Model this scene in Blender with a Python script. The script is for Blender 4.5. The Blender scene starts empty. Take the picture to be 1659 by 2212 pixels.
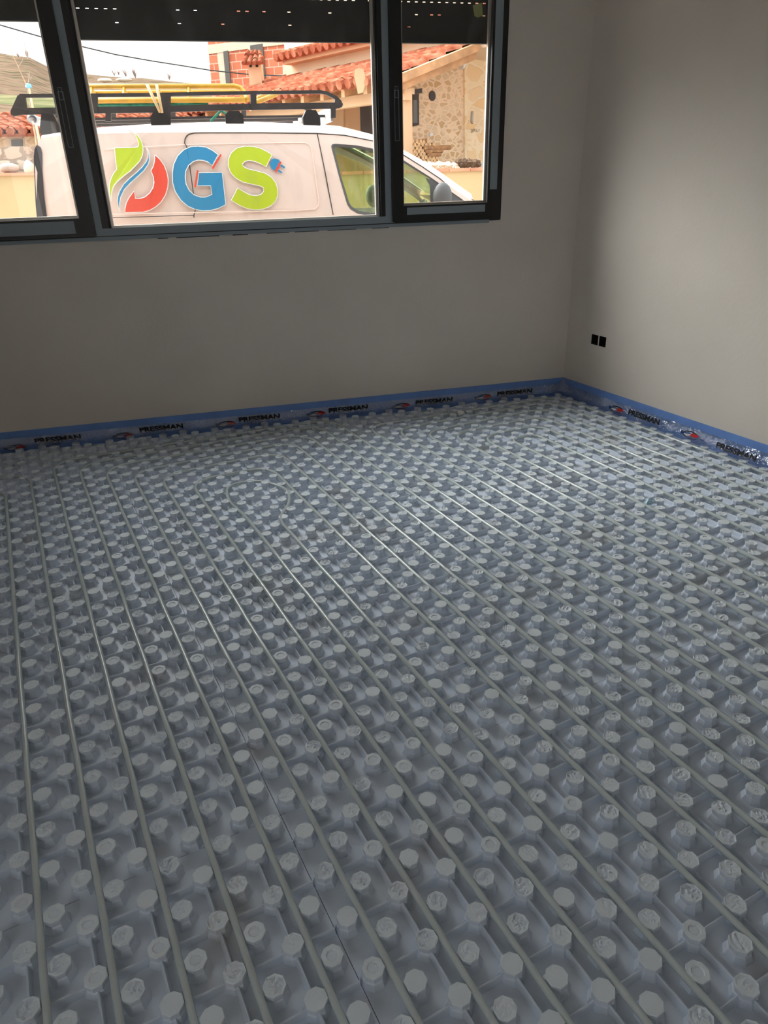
import bpy, bmesh, math, random
import numpy as np
from mathutils import Vector, Matrix
random.seed(7); rng = np.random.default_rng(7)
sc = bpy.context.scene
COL = sc.collection
D = 0.065            # metres per half pipe spacing of the heating panels
HC = 0.56            # knob height in those units

# ------------------------------------------------------------------ camera
F_PX, YAW, PITCH, ROLL = 1519.33, 0.4664, 0.4495, -0.0297
def _axes():
    cy, sy, cp, sp = math.cos(YAW), math.sin(YAW), math.cos(PITCH), math.sin(PITCH)
    fwd = np.array([sy*cp, cy*cp, -sp]); r0 = np.array([cy, -sy, 0.]); u0 = np.cross(r0, fwd)
    cr, sr = math.cos(ROLL), math.sin(ROLL)
    return cr*r0+sr*u0, -sr*r0+cr*u0, fwd
CR, CU, CF = _axes()
CAM = np.array([4.3875*D, -17.8872*D, (23.042+HC)*D])
cd = bpy.data.cameras.new('camera'); cam = bpy.data.objects.new('camera', cd); COL.objects.link(cam)
m = Matrix.Identity(4)
for i in range(3):
    m[i][0], m[i][1], m[i][2], m[i][3] = CR[i], CU[i], -CF[i], CAM[i]
cam.matrix_world = m
cd.sensor_fit = 'HORIZONTAL'; cd.sensor_width = 36; cd.lens = F_PX/1659*36; cd.clip_start = .02; cd.clip_end = 3000
sc.camera = cam

# ------------------------------------------------------------------ sky and exposure
SUN_EL, SUN_W, SUN_S = 40, 44, 22.5
W = bpy.data.worlds.new('overcast_sky'); sc.world = W; W.use_nodes = True
nt = W.node_tree; nt.nodes.clear()
wo = nt.nodes.new('ShaderNodeOutputWorld'); bg = nt.nodes.new('ShaderNodeBackground')
tc = nt.nodes.new('ShaderNodeTexCoord'); sx = nt.nodes.new('ShaderNodeSeparateXYZ'); rp = nt.nodes.new('ShaderNodeValToRGB')
nt.links.new(tc.outputs['Generated'], sx.inputs[0]); nt.links.new(sx.outputs['Z'], rp.inputs[0])
rp.color_ramp.elements[0].position = 0.0; rp.color_ramp.elements[0].color = (.62, .60, .60, 1)
rp.color_ramp.elements[1].position = 0.8; rp.color_ramp.elements[1].color = (1., 1.06, 1.14, 1)
e = rp.color_ramp.elements.new(0.25); e.color = (.80, .82, .86, 1)
nt.links.new(rp.outputs[0], bg.inputs[0]); bg.inputs[1].default_value = 2.6
# brighter patch of cloud in front of the veiled sun, up to the left beyond the van
SUN_D = Vector((-.598, .80, math.tan(math.radians(SUN_EL)))).normalized()
dt = nt.nodes.new('ShaderNodeVectorMath'); dt.operation = 'DOT_PRODUCT'; dt.inputs[1].default_value = SUN_D
nm = nt.nodes.new('ShaderNodeVectorMath'); nm.operation = 'NORMALIZE'; nt.links.new(tc.outputs['Generated'], nm.inputs[0]); nt.links.new(nm.outputs[0], dt.inputs[0])
pw = nt.nodes.new('ShaderNodeMapRange'); pw.interpolation_type = 'SMOOTHSTEP'; pw.inputs['From Min'].default_value = math.cos(math.radians(SUN_W)); pw.inputs['From Max'].default_value = 1.0; nt.links.new(dt.outputs['Value'], pw.inputs[0])
bg2 = nt.nodes.new('ShaderNodeBackground'); bg2.inputs[0].default_value = (1, .99, .97, 1); ml = nt.nodes.new('ShaderNodeMath'); ml.operation = 'MULTIPLY'; ml.inputs[1].default_value = SUN_S; nt.links.new(pw.outputs[0], ml.inputs[0]); nt.links.new(ml.outputs[0], bg2.inputs[1])
ad0 = nt.nodes.new('ShaderNodeAddShader'); nt.links.new(bg.outputs[0], ad0.inputs[0]); nt.links.new(bg2.outputs[0], ad0.inputs[1])
nt.links.new(ad0.outputs[0], wo.inputs[0])
W.cycles.sampling_method = 'MANUAL'; W.cycles.sample_map_resolution = 256
sc.view_settings.view_transform = 'Standard'; sc.view_settings.look = 'None'
sc.view_settings.exposure = 0.0; sc.view_settings.gamma = 1; sc.view_settings.use_curve_mapping = False
cy = sc.cycles
cy.max_bounces = 10; cy.diffuse_bounces = 6; cy.glossy_bounces = 4; cy.transmission_bounces = 8; cy.transparent_max_bounces = 16
cy.caustics_reflective = False; cy.caustics_refractive = False; cy.use_denoising = True
cy.sample_clamp_indirect = 6

# ------------------------------------------------------------------ geometry helpers
def at(px, py, Z):
    return CAM + (CF+CR*(px-829.5)/F_PX-CU*(py-1106)/F_PX)*Z
def onpl(px, py, P, n):
    v = CF+CR*(px-829.5)/F_PX-CU*(py-1106)/F_PX
    return CAM+v*((n@(P-CAM))/(n@v))
def onz(px, py, z):
    v = CF+CR*(px-829.5)/F_PX-CU*(py-1106)/F_PX
    return CAM+v*((z-CAM[2])/v[2])
def frame(az):
    a = math.radians(az); h = np.array([math.cos(a), math.sin(a), 0.]); return h, np.array([-h[1], h[0], 0.])
UP = np.array([0, 0, 1.])
class MB:
    def __init__(s): s.v = []; s.f = []; s.uv = {}
    def add(s, vs, fs):
        o = len(s.v); s.v.extend([tuple(map(float, v)) for v in vs]); s.f.extend([tuple(i+o for i in f) for f in fs]); return o
    def box(s, O, a, b, c):   # corner + three edge vectors
        O, a, b, c = map(np.asarray, (O, a, b, c))
        P = [O, O+a, O+a+b, O+b, O+c, O+a+c, O+a+b+c, O+b+c]
        s.add(P, [(0,3,2,1),(4,5,6,7),(0,1,5,4),(1,2,6,5),(2,3,7,6),(3,0,4,7)])
    def prism(s, poly, ext):  # planar polygon extruded by vector
        n = len(poly); P = [np.asarray(p) for p in poly]; Q = [p+ext for p in P]
        s.add(P+Q, [tuple(range(n)), tuple(range(2*n-1, n-1, -1))]+[(i, n+i, n+(i+1) % n, (i+1) % n) for i in range(n)])
    def tube(s, pts, r, seg=8, cap=True, sc2=None):
        P = [np.asarray(p, float) for p in pts]; n = len(P); rings = []; up = None
        for i in range(n):
            t = P[min(i+1, n-1)]-P[max(i-1, 0)]; t = t/np.linalg.norm(t)
            if up is None: up = UP if abs(t[2]) < .9 else np.array([1., 0, 0])
            x = np.cross(t, up); x /= np.linalg.norm(x); y = np.cross(x, t); up = y
            rr = r[i] if hasattr(r, '__len__') else r
            rings.append([P[i]+x*rr*math.cos(2*math.pi*k/seg)+y*rr*math.sin(2*math.pi*k/seg)*(sc2 or 1) for k in range(seg)])
        fs = [(i*seg+k, i*seg+(k+1) % seg, (i+1)*seg+(k+1) % seg, (i+1)*seg+k) for i in range(n-1) for k in range(seg)]
        if cap: fs += [tuple(range(seg-1, -1, -1)), tuple((n-1)*seg+k for k in range(seg))]
        s.add([p for R in rings for p in R], fs)
    def ball(s, c, rx, ry=None, rz=None, seg=10, rings=6, jit=0):
        ry = ry or rx; rz = rz or rx; vs = []; c = np.asarray(c)
        for i in range(rings+1):
            th = math.pi*i/rings
            for k in range(seg):
                a = 2*math.pi*k/seg; j = 1+random.uniform(-jit, jit)
                vs.append(c+np.array([rx*math.sin(th)*math.cos(a), ry*math.sin(th)*math.sin(a), rz*math.cos(th)])*j)
        s.add(vs, [(i*seg+k, (i+1)*seg+k, (i+1)*seg+(k+1) % seg, i*seg+(k+1) % seg) for i in range(rings) for k in range(seg)])
    def build(s, name, mat, parent=None, smooth=False, uvfn=None, kind=None):
        me = bpy.data.meshes.new(name); me.from_pydata(s.v, [], s.f); me.update()
        bm = bmesh.new(); bm.from_mesh(me); bmesh.ops.remove_doubles(bm, verts=bm.verts, dist=1e-6) if len(bm.verts) < 20000 else None
        if len(bm.faces) < 60000: bmesh.ops.recalc_face_normals(bm, faces=bm.faces)
        if uvfn:
            L = bm.loops.layers.uv.new('uv')
            for f in bm.faces:
                for l in f.loops: l[L].uv = uvfn(np.array(l.vert.co))
        bm.to_mesh(me); bm.free()
        for mm in (mat if isinstance(mat, (list, tuple)) else [mat]): me.materials.append(mm)
        if smooth:
            for p in me.polygons: p.use_smooth = True
        o = bpy.data.objects.new(name, me); COL.objects.link(o)
        if parent:
            o.parent = parent; o.matrix_parent_inverse = parent_inv(parent)
        if kind: o['kind'] = kind
        return o
def parent_inv(p):
    M = Matrix.Identity(4); q = p
    while q: M = q.matrix_basis @ M if q is p else q.matrix_basis @ q.matrix_parent_inverse.inverted().inverted() @ M; q = None
    return (p.matrix_parent_inverse @ p.matrix_basis).inverted() if p.parent is None else Matrix.Identity(4)
def tag(o, label=None, cat=None, group=None, kind=None):
    if label: o['label'] = label
    if cat: o['category'] = cat
    if group: o['group'] = group
    if kind: o['kind'] = kind
    return o
def empty(name, loc, label=None, cat=None, group=None, kind=None):
    o = bpy.data.objects.new(name, None); o.empty_display_size = .1; COL.objects.link(o); o.location = tuple(map(float, loc))
    return tag(o, label, cat, group, kind)

# ------------------------------------------------------------------ materials
def mat(name, col, rough=.6, metal=0, bump=0, bscale=30, var=0, vscale=4, spec=.5, coat=0, detail=4, coord='Object'):
    m = bpy.data.materials.new(name); m.use_nodes = True; t = m.node_tree; b = t.nodes['Principled BSDF']
    b.inputs['Base Color'].default_value = (*col, 1); b.inputs['Roughness'].default_value = rough; b.inputs['Metallic'].default_value = metal
    b.inputs['Specular IOR Level'].default_value = spec; b.inputs['Coat Weight'].default_value = coat; b.inputs['Coat Roughness'].default_value = .08
    c = t.nodes.new('ShaderNodeTexCoord')
    if bump:
        n = t.nodes.new('ShaderNodeTexNoise'); n.inputs['Scale'].default_value = bscale; n.inputs['Detail'].default_value = detail
        bp = t.nodes.new('ShaderNodeBump'); bp.inputs['Strength'].default_value = bump; bp.inputs['Distance'].default_value = .01
        t.links.new(c.outputs[coord], n.inputs['Vector']); t.links.new(n.outputs['Fac'], bp.inputs['Height']); t.links.new(bp.outputs[0], b.inputs['Normal'])
    if var:
        n = t.nodes.new('ShaderNodeTexNoise'); n.inputs['Scale'].default_value = vscale; n.inputs['Detail'].default_value = 6
        r = t.nodes.new('ShaderNodeValToRGB'); r.color_ramp.elements[0].position = .3; r.color_ramp.elements[1].position = .7
        r.color_ramp.elements[0].color = (*[x*(1-var) for x in col], 1); r.color_ramp.elements[1].color = (*[min(1, x*(1+var)) for x in col], 1)
        t.links.new(c.outputs[coord], n.inputs['Vector']); t.links.new(n.outputs['Fac'], r.inputs[0]); t.links.new(r.outputs[0], b.inputs['Base Color'])
    return m
def glass(name, tint=(1, 1, 1), gl=.06, rough=.02, dirt=0):
    m = bpy.data.materials.new(name); m.use_nodes = True; t = m.node_tree; t.nodes.clear()
    o = t.nodes.new('ShaderNodeOutputMaterial'); tr = t.nodes.new('ShaderNodeBsdfTransparent'); g = t.nodes.new('ShaderNodeBsdfGlossy'); mx = t.nodes.new('ShaderNodeMixShader')
    tr.inputs[0].default_value = (*tint, 1); g.inputs['Roughness'].default_value = rough; mx.inputs[0].default_value = gl
    t.links.new(tr.outputs[0], mx.inputs[1]); t.links.new(g.outputs[0], mx.inputs[2]); last = mx
    if dirt:
        df = t.nodes.new('ShaderNodeBsdfDiffuse'); df.inputs[0].default_value = (.7, .68, .65, 1); m2 = t.nodes.new('ShaderNodeMixShader')
        n = t.nodes.new('ShaderNodeTexNoise'); n.inputs['Scale'].default_value = 9; n.inputs['Detail'].default_value = 8
        c = t.nodes.new('ShaderNodeTexCoord'); mp = t.nodes.new('ShaderNodeMapping'); mp.inputs['Scale'].default_value = (1, 1, .35)
        r = t.nodes.new('ShaderNodeMapRange'); r.inputs['From Min'].default_value = .52; r.inputs['From Max'].default_value = .85; r.inputs['To Max'].default_value = dirt
        t.links.new(c.outputs['Object'], mp.inputs[0]); t.links.new(mp.outputs[0], n.inputs['Vector']); t.links.new(n.outputs['Fac'], r.inputs[0]); t.links.new(r.outputs[0], m2.inputs[0])
        t.links.new(mx.outputs[0], m2.inputs[1]); t.links.new(df.outputs[0], m2.inputs[2]); last = m2
    t.links.new(last.outputs[0], o.inputs[0]); return m
def mixmat(name, cols, scale=6, coord='Object', rough=.8, pos=(.35, .65), bump=.3, dist=.02, detail=6, spec=0.):
    m = mat(name, cols[0], rough, spec=spec); t = m.node_tree; b = t.nodes['Principled BSDF']
    c = [n for n in t.nodes if n.type == 'TEX_COORD'][0]; n = t.nodes.new('ShaderNodeTexNoise'); n.inputs['Scale'].default_value = scale; n.inputs['Detail'].default_value = detail
    r = t.nodes.new('ShaderNodeValToRGB'); k = len(cols)
    r.color_ramp.elements[0].position = pos[0]; r.color_ramp.elements[0].color = (*cols[0], 1); r.color_ramp.elements[1].position = pos[1]; r.color_ramp.elements[1].color = (*cols[-1], 1)
    for i in range(1, k-1):
        e = r.color_ramp.elements.new(pos[0]+(pos[1]-pos[0])*i/(k-1)); e.color = (*cols[i], 1)
    t.links.new(c.outputs[coord], n.inputs['Vector']); t.links.new(n.outputs['Fac'], r.inputs[0]); t.links.new(r.outputs[0], b.inputs['Base Color'])
    bp = t.nodes.new('ShaderNodeBump'); bp.inputs['Strength'].default_value = bump; bp.inputs['Distance'].default_value = dist
    t.links.new(n.outputs['Fac'], bp.inputs['Height']); t.links.new(bp.outputs[0], b.inputs['Normal'])
    return m
def stone_mat(name, c1, c2, mortar, scale=4.5, edge=.09):
    m = mat(name, c1, .9); t = m.node_tree; b = t.nodes['Principled BSDF']; c = [n for n in t.nodes if n.type == 'TEX_COORD'][0]
    mp = t.nodes.new('ShaderNodeMapping'); mp.inputs['Scale'].default_value = (scale, scale*1.7, scale)
    nz = t.nodes.new('ShaderNodeTexNoise'); nz.inputs['Scale'].default_value = 3; va = t.nodes.new('ShaderNodeVectorMath'); va.operation = 'MULTIPLY_ADD'
    va.inputs[1].default_value = (.35, .35, .35); t.links.new(c.outputs['UV'], mp.inputs[0]); t.links.new(mp.outputs[0], nz.inputs['Vector']); t.links.new(nz.outputs['Color'], va.inputs[0]); t.links.new(mp.outputs[0], va.inputs[2])
    v1 = t.nodes.new('ShaderNodeTexVoronoi'); v1.feature = 'F1'; v2 = t.nodes.new('ShaderNodeTexVoronoi'); v2.feature = 'DISTANCE_TO_EDGE'
    for v in (v1, v2): v.inputs['Scale'].default_value = 1; t.links.new(va.outputs[0], v.inputs['Vector'])
    sp = t.nodes.new('ShaderNodeSeparateColor'); t.links.new(v1.outputs['Color'], sp.inputs[0])
    r = t.nodes.new('ShaderNodeValToRGB'); r.color_ramp.elements[0].color = (*c1, 1); r.color_ramp.elements[1].color = (*c2, 1); t.links.new(sp.outputs[0], r.inputs[0])
    e = t.nodes.new('ShaderNodeMapRange'); e.inputs['From Min'].default_value = edge*.5; e.inputs['From Max'].default_value = edge; t.links.new(v2.outputs['Distance'], e.inputs[0])
    mx = t.nodes.new('ShaderNodeMix'); mx.data_type = 'RGBA'; mx.inputs[6].default_value = (*mortar, 1); t.links.new(e.outputs[0], mx.inputs[0]); t.links.new(r.outputs[0], mx.inputs[7]); t.links.new(mx.outputs[2], b.inputs['Base Color'])
    bp = t.nodes.new('ShaderNodeBump'); bp.inputs['Strength'].default_value = .5; bp.inputs['Distance'].default_value = .02; t.links.new(e.outputs[0], bp.inputs['Height']); t.links.new(bp.outputs[0], b.inputs['Normal'])
    return m
def brick_mat(name, c1, c2, mortar, w=.35, h=.24, ms=.015):
    m = mat(name, c1, .9); t = m.node_tree; b = t.nodes['Principled BSDF']; c = [n for n in t.nodes if n.type == 'TEX_COORD'][0]
    k = t.nodes.new('ShaderNodeTexBrick'); k.inputs['Color1'].default_value = (*c1, 1); k.inputs['Color2'].default_value = (*c2, 1); k.inputs['Mortar'].default_value = (*mortar, 1)
    k.inputs['Scale'].default_value = 1; k.inputs['Brick Width'].default_value = w; k.inputs['Row Height'].default_value = h; k.inputs['Mortar Size'].default_value = ms; k.inputs['Bias'].default_value = -.2
    t.links.new(c.outputs['UV'], k.inputs['Vector']); t.links.new(k.outputs['Color'], b.inputs['Base Color']); return m
M = dict(
 facade=mat('dark_outer_face', (.23, .16, .12), .95, var=.2, vscale=6), plaster=mat('grey_plaster', (.66, .60, .535), .9, bump=.10, bscale=45, var=.045, vscale=1.6),  # unseen outer face made dark so less light bounces onto the van
 ceil=mat('ceiling_white', (.82, .80, .77), .9),
 slab=mat('screed', (.4, .39, .37), .9, var=.1),
 film_black=mat('black_aluminium', (.012, .012, .013), .35, bump=.05, bscale=90),
 tape=mat('grey_protective_film', (.25, .29, .32), .42, bump=.04, bscale=30, var=.05),
 alu=mat('bright_spacer', (.62, .58, .53), .35, .6),
 rubber=mat('rubber', (.02, .02, .02), .6),
 shut=mat('brown_black_slat', (.028, .022, .019), .5, var=.2, vscale=6),
 foam=mat('blue_foam', (.14, .27, .62), .55, bump=.12, bscale=25, var=.1, vscale=8),
 black=mat('black_plastic', (.015, .015, .016), .4),
 hole=mat('black_box', (.004, .004, .004), .9),
 vanw=mat('van_paint', (.85, .695, .615), .35, coat=.3), seam=mat('panel_gap', (.05, .045, .04), .7),
 vandark=mat('grey_trim', (.10, .10, .10), .6), lampd=mat('dark_rear_glass', (.03, .035, .045), .2, coat=.5, bump=.1, bscale=60),
 green=mat('logo_green', (.50, .64, .028), .45), blue=mat('logo_blue', (.03, .26, .50), .45), red=mat('logo_red', (.78, .075, .04), .45),
 rackm=mat('rack_black', (.03, .026, .026), .45, var=.25, vscale=20), alum=mat('aluminium', (.55, .56, .57), .35, .7),
 yellow=mat('yellow_tube', (.50, .27, .02), .45, var=.15, vscale=10), greenm=mat('green_mesh', (.02, .18, .12), .8, bump=.6, bscale=60, var=.3, vscale=30), wood=mat('pale_wood', (.75, .55, .30), .7, var=.15, vscale=20),
 tyre=mat('tyre', (.02, .02, .02), .8), seat=mat('seat_fabric', (.07, .075, .08), .9),
 render=mat('cream_render', (.66, .45, .28), .95, bump=.15, bscale=8, var=.06, vscale=1), pale=mat('pale_render', (.66, .50, .335), .95, var=.05, vscale=1.2),
 ywall=mat('yellow_render', (.56, .42, .225), .95, var=.07, vscale=.8), coping=mat('terracotta_coping', (.62, .28, .17), .85, var=.25, vscale=4),
 tan=mat('tan_render', (.58, .36, .20), .95, var=.05), conc=mat('pale_concrete', (.60, .50, .39), .9, var=.1, vscale=2), beam=mat('beam_wood', (.50, .28, .14), .8, var=.25, vscale=5),
 dwood=mat('dark_door', (.05, .035, .03), .6), dglass=mat('dark_window', (.10, .09, .08), .15), frame_d=mat('dark_frame', (.045, .03, .025), .6),
 street=mixmat('street', [(.30, .27, .24), (.42, .38, .33)], 3), trunk=mat('bark', (.38, .24, .14), .9, var=.3, vscale=12), twig=mat('twigs', (.36, .27, .21), .9),
 log=mat('split_logs', (.42, .22, .10), .9, var=.4, vscale=9), logend=mat('log_ends', (.70, .45, .24), .9, var=.3, vscale=14),
 white=mat('white_plastic', (.8, .8, .78), .5), cable=mat('cable', (.03, .03, .03), .7), grey=mat('grey_stone_block', (.42, .38, .33), .9, var=.15),
 tile=mixmat('clay_tiles', [(.25, .065, .036), (.34, .115, .066), (.44, .21, .13)], 5, pos=(.3, .7), bump=.2), tilep=mat('tile_mortar', (.85, .66, .50), .9),
 winglass=glass('window_glass', (.97, .98, .97), .035, .01, dirt=.10), vanglass=glass('van_glass', (.82, .88, .74), .05, .03, dirt=.18), tint=glass('windscreen_glass', (.55, .75, .68), .12, .05),
 stone=stone_mat('rubble_stone', (.58, .36, .17), (.78, .60, .42), (.84, .62, .42), 6.5, .20), stone2=stone_mat('ashlar_stone', (.80, .50, .22), (.84, .64, .42), (.86, .68, .46), 2.6, .12), stone3=stone_mat('dry_stone', (.42, .33, .25), (.66, .56, .45), (.30, .24, .19), 2.6, .10),
 brick=brick_mat('clay_brick', (.50, .13, .065), (.56, .18, .095), (.62, .38, .29)),
 hill=mixmat('hillside', [(.055, .06, .032), (.115, .08, .055), (.17, .115, .08), (.09, .10, .05)], .35, pos=(.3, .72), bump=.0, detail=12), grass=mixmat('meadow', [(.085, .095, .045), (.17, .155, .085)], .3, bump=0, detail=10),
 far=mat('hazy_mountain', (.42, .40, .41), 1, spec=0, var=.04, vscale=.01), rock=mat('pale_rock', (.7, .6, .48), .9),  # mountain grey has the distance haze mixed into its colour
 bluet=mat('blue_tie', (.2, .5, .75), .6), inkk=mat('black_ink', (.006, .006, .007), .4), inkr=mat('red_ink', (.55, .02, .015), .4), inkb=mat('blue_ink', (.0, .05, .22), .4), inkw=mat('white_ink', (.6, .6, .6), .4),
)
def pipe_mat():
    m = bpy.data.materials.new('translucent_pipe'); m.use_nodes = True; t = m.node_tree; b = t.nodes['Principled BSDF']; o = t.nodes['Material Output']
    b.inputs['Base Color'].default_value = (.60, .655, .65, 1); b.inputs['Roughness'].default_value = .16; b.inputs['Specular IOR Level'].default_value = .6
    tr = t.nodes.new('ShaderNodeBsdfTransparent'); tr.inputs[0].default_value = (.93, .96, .93, 1); mx = t.nodes.new('ShaderNodeMixShader'); mx.inputs[0].default_value = .28
    t.links.new(b.outputs[0], mx.inputs[1]); t.links.new(tr.outputs[0], mx.inputs[2]); t.links.new(mx.outputs[0], o.inputs[0]); return m
M['pipe'] = pipe_mat()
def paper(name, col):
    m = bpy.data.materials.new(name); m.use_nodes = True; t = m.node_tree; b = t.nodes['Principled BSDF']; o = t.nodes['Material Output']; b.inputs['Base Color'].default_value = (*col, 1); b.inputs['Roughness'].default_value = .8
    tr = t.nodes.new('ShaderNodeBsdfTranslucent'); tr.inputs[0].default_value = (*col, 1); mx = t.nodes.new('ShaderNodeMixShader'); mx.inputs[0].default_value = .55
    t.links.new(b.outputs[0], mx.inputs[1]); t.links.new(tr.outputs[0], mx.inputs[2]); t.links.new(mx.outputs[0], o.inputs[0]); return m
M['paper'] = paper('beige_paper', (.9, .78, .62))
def panel_mat():
    m = mat('pale_blue_plastic_panel', (.66, .73, .82), .42, spec=.45); t = m.node_tree; b = t.nodes['Principled BSDF']; c = [n for n in t.nodes if n.type == 'TEX_COORD'][0]
    g = t.nodes.new('ShaderNodeNewGeometry'); s = t.nodes.new('ShaderNodeSeparateXYZ'); t.links.new(c.outputs['Object'], s.inputs[0])
    n = t.nodes.new('ShaderNodeTexNoise'); n.inputs['Scale'].default_value = 160; n.inputs['Detail'].default_value = 5; n.inputs['Distortion'].default_value = 1.5
    n2 = t.nodes.new('ShaderNodeTexNoise'); n2.inputs['Scale'].default_value = 55; n2.inputs['Detail'].default_value = 2; n2.inputs['Distortion'].default_value = 2.5
    ad = t.nodes.new('ShaderNodeMath'); ad.operation = 'ADD'
    for q in (n, n2): t.links.new(c.outputs['Object'], q.inputs['Vector'])
    t.links.new(n.outputs['Fac'], ad.inputs[0]); t.links.new(n2.outputs['Fac'], ad.inputs[1])
    zr = t.nodes.new('ShaderNodeMapRange'); zr.inputs['From Min'].default_value = HC*D*.86; zr.inputs['From Max'].default_value = HC*D*.93; zr.inputs['To Min'].default_value = .03; zr.inputs['To Max'].default_value = .34
    t.links.new(s.outputs['Z'], zr.inputs[0]); bp = t.nodes.new('ShaderNodeBump'); bp.inputs['Distance'].default_value = .004
    t.links.new(ad.outputs[0], bp.inputs['Height']); t.links.new(zr.outputs[0], bp.inputs['Strength']); t.links.new(bp.outputs[0], b.inputs['Normal'])
    # scuffed caps paler and greyer; below them darker blue with brown building dust in spots
    n3 = t.nodes.new('ShaderNodeTexNoise'); n3.inputs['Scale'].default_value = 3.5; n3.inputs['Detail'].default_value = 7
    t.links.new(c.outputs['Object'], n3.inputs['Vector'])
    r3 = t.nodes.new('ShaderNodeMapRange'); r3.inputs['From Min'].default_value = .56; r3.inputs['From Max'].default_value = .74; r3.inputs['To Max'].default_value = .55; t.links.new(n3.outputs['Fac'], r3.inputs[0])
    m1 = t.nodes.new('ShaderNodeMix'); m1.data_type = 'RGBA'; m1.inputs[6].default_value = (.60, .66, .75, 1); m1.inputs[7].default_value = (.50, .47, .44, 1); t.links.new(r3.outputs[0], m1.inputs[0])
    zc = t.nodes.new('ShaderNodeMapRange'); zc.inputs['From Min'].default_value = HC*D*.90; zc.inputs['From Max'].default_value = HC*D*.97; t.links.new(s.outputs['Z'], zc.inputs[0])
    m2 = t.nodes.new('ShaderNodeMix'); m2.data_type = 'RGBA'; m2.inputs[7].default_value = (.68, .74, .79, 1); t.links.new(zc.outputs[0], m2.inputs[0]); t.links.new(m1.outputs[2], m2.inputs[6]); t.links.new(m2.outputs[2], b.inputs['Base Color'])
    return m
M['panel'] = panel_mat()
M['filmclear'] = glass('clear_edge_film', (.93, .94, .95), .26, .10)
_t = M['filmclear'].node_tree; _g = [n for n in _t.nodes if n.type == 'BSDF_GLOSSY'][0]; _n = _t.nodes.new('ShaderNodeTexNoise'); _n.inputs['Scale'].default_value = 22; _n.inputs['Detail'].default_value = 3; _n.inputs['Distortion'].default_value = 2
_b = _t.nodes.new('ShaderNodeBump'); _b.inputs['Strength'].default_value = .8; _b.inputs['Distance'].default_value = .02; _c = _t.nodes.new('ShaderNodeTexCoord'); _t.links.new(_c.outputs['Object'], _n.inputs['Vector']); _t.links.new(_n.outputs['Fac'], _b.inputs['Height']); _t.links.new(_b.outputs[0], _g.inputs['Normal'])

# ------------------------------------------------------------------ room shell (walls measured in the same units)
AB = -.2309
HB = np.array([math.cos(AB), math.sin(AB), 0.]); NB = np.array([-math.sin(AB), math.cos(AB), 0.])
KW = 1.0165
A1 = np.array([4.3875+KW*53.0944, -17.8872+KW*59.7865, 0.])*D        # corner of window wall and right wall
def PW(s, o, z):      # s along window wall from the corner (negative to the left), o outward, z above cap level; all in panel units
    if z > 3: z = 23.042+KW*(z-23.042)
    return A1 + HB*s*KW*D + NB*o*D + UP*(z+HC)*D
XR = A1[0]; XL = -22.45*D; YB = -41.4*D; ZC = 2.95
def yb(x): return A1[1]+(x-A1[0])*(HB[1]/HB[0])       # window wall y at x
def wall_grid(name, us, vs, holes, P, ext, mt, outer=None):
    """wall built as cells between sorted coordinates us x vs, leaving the holes open; P(u,v)->point on inner face, ext=thickness vector"""
    mb = MB(); nu, nv = len(us), len(vs)
    op = lambda i, j: not (0 <= i < nu-1 and 0 <= j < nv-1) or any(h[0]-1e-6 <= (us[i]+us[i+1])/2 <= h[1]+1e-6 and h[2] <= (vs[j]+vs[j+1])/2 <= h[3] for h in holes)
    for i in range(nu-1):
        for j in range(nv-1):
            if op(i, j): continue
            a, b, c, d = P(us[i], vs[j]), P(us[i+1], vs[j]), P(us[i+1], vs[j+1]), P(us[i], vs[j+1])
            mb.add([a, b, c, d], [(0, 1, 2, 3)]); mb.add([a+ext, b+ext, c+ext, d+ext], [(3, 2, 1, 0)])
            for (p, q, ii, jj) in ((a, b, i, j-1), (b, c, i+1, j), (c, d, i, j+1), (d, a, i-1, j)):
                if op(ii, jj): mb.add([p, p+ext, q+ext, q], [(0, 1, 2, 3)])
    o = mb.build(name, [mt, outer] if outer else mt, kind='structure')
    if outer:
        e = Vector(ext).normalized(); pd = max(v.co.dot(e) for v in o.data.vertices)
        for p in o.data.polygons:
            if abs(p.normal.dot(e)) > .9 and p.center.dot(e) > pd-.01: p.material_index = 1
    return o
WS0, WS1, WZ0, WZ1 = -57.4, -8.43, 18.5, 41.5          # window opening
zc_u = ZC/D-HC
SL = -(XR-XL)/HB[0]/D/KW
wall_grid('wall_back', [SL, WS0, WS1, 0.0], [-HC, WZ0, WZ1, zc_u], [(WS0, WS1, WZ0, WZ1)], lambda u, v: PW(u, 0, v), NB*4.2*D, M['plaster'], M['facade'])
sb = [onpl(1277, 735, np.array([XR, 0, 0]), np.array([1., 0, 0])), onpl(1309, 738, np.array([XR, 0, 0]), np.array([1., 0, 0]))]
SY0, SY1, SZ0, SZ1 = sb[1][1], sb[0][1], (5.99+HC)*D, (7.04+HC)*D
SYM = (SY0+SY1)/2; g_ = .07*D
holes = [(SY0, SYM-g_, SZ0, SZ1), (SYM+g_, SY1, SZ0, SZ1)]
wall_grid('wall_right', [YB, SY0, SYM-g_, SYM+g_, SY1, A1[1]+.06], [0, SZ0, SZ1, ZC], holes, lambda u, v: np.array([XR, u, v]), np.array([.22, 0, 0]), M['plaster'])
LW = (-2.55, -.55, .95, 2.30)      # unseen left-wall window added behind the photographer for fill daylight
wall_grid('wall_left', [YB, LW[0], LW[1], yb(XL)], [0, LW[2], LW[3], ZC], [LW], lambda u, v: np.array([XL, u, v]), np.array([-.25, 0, 0]), M['plaster'])
w2 = MB()
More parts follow.
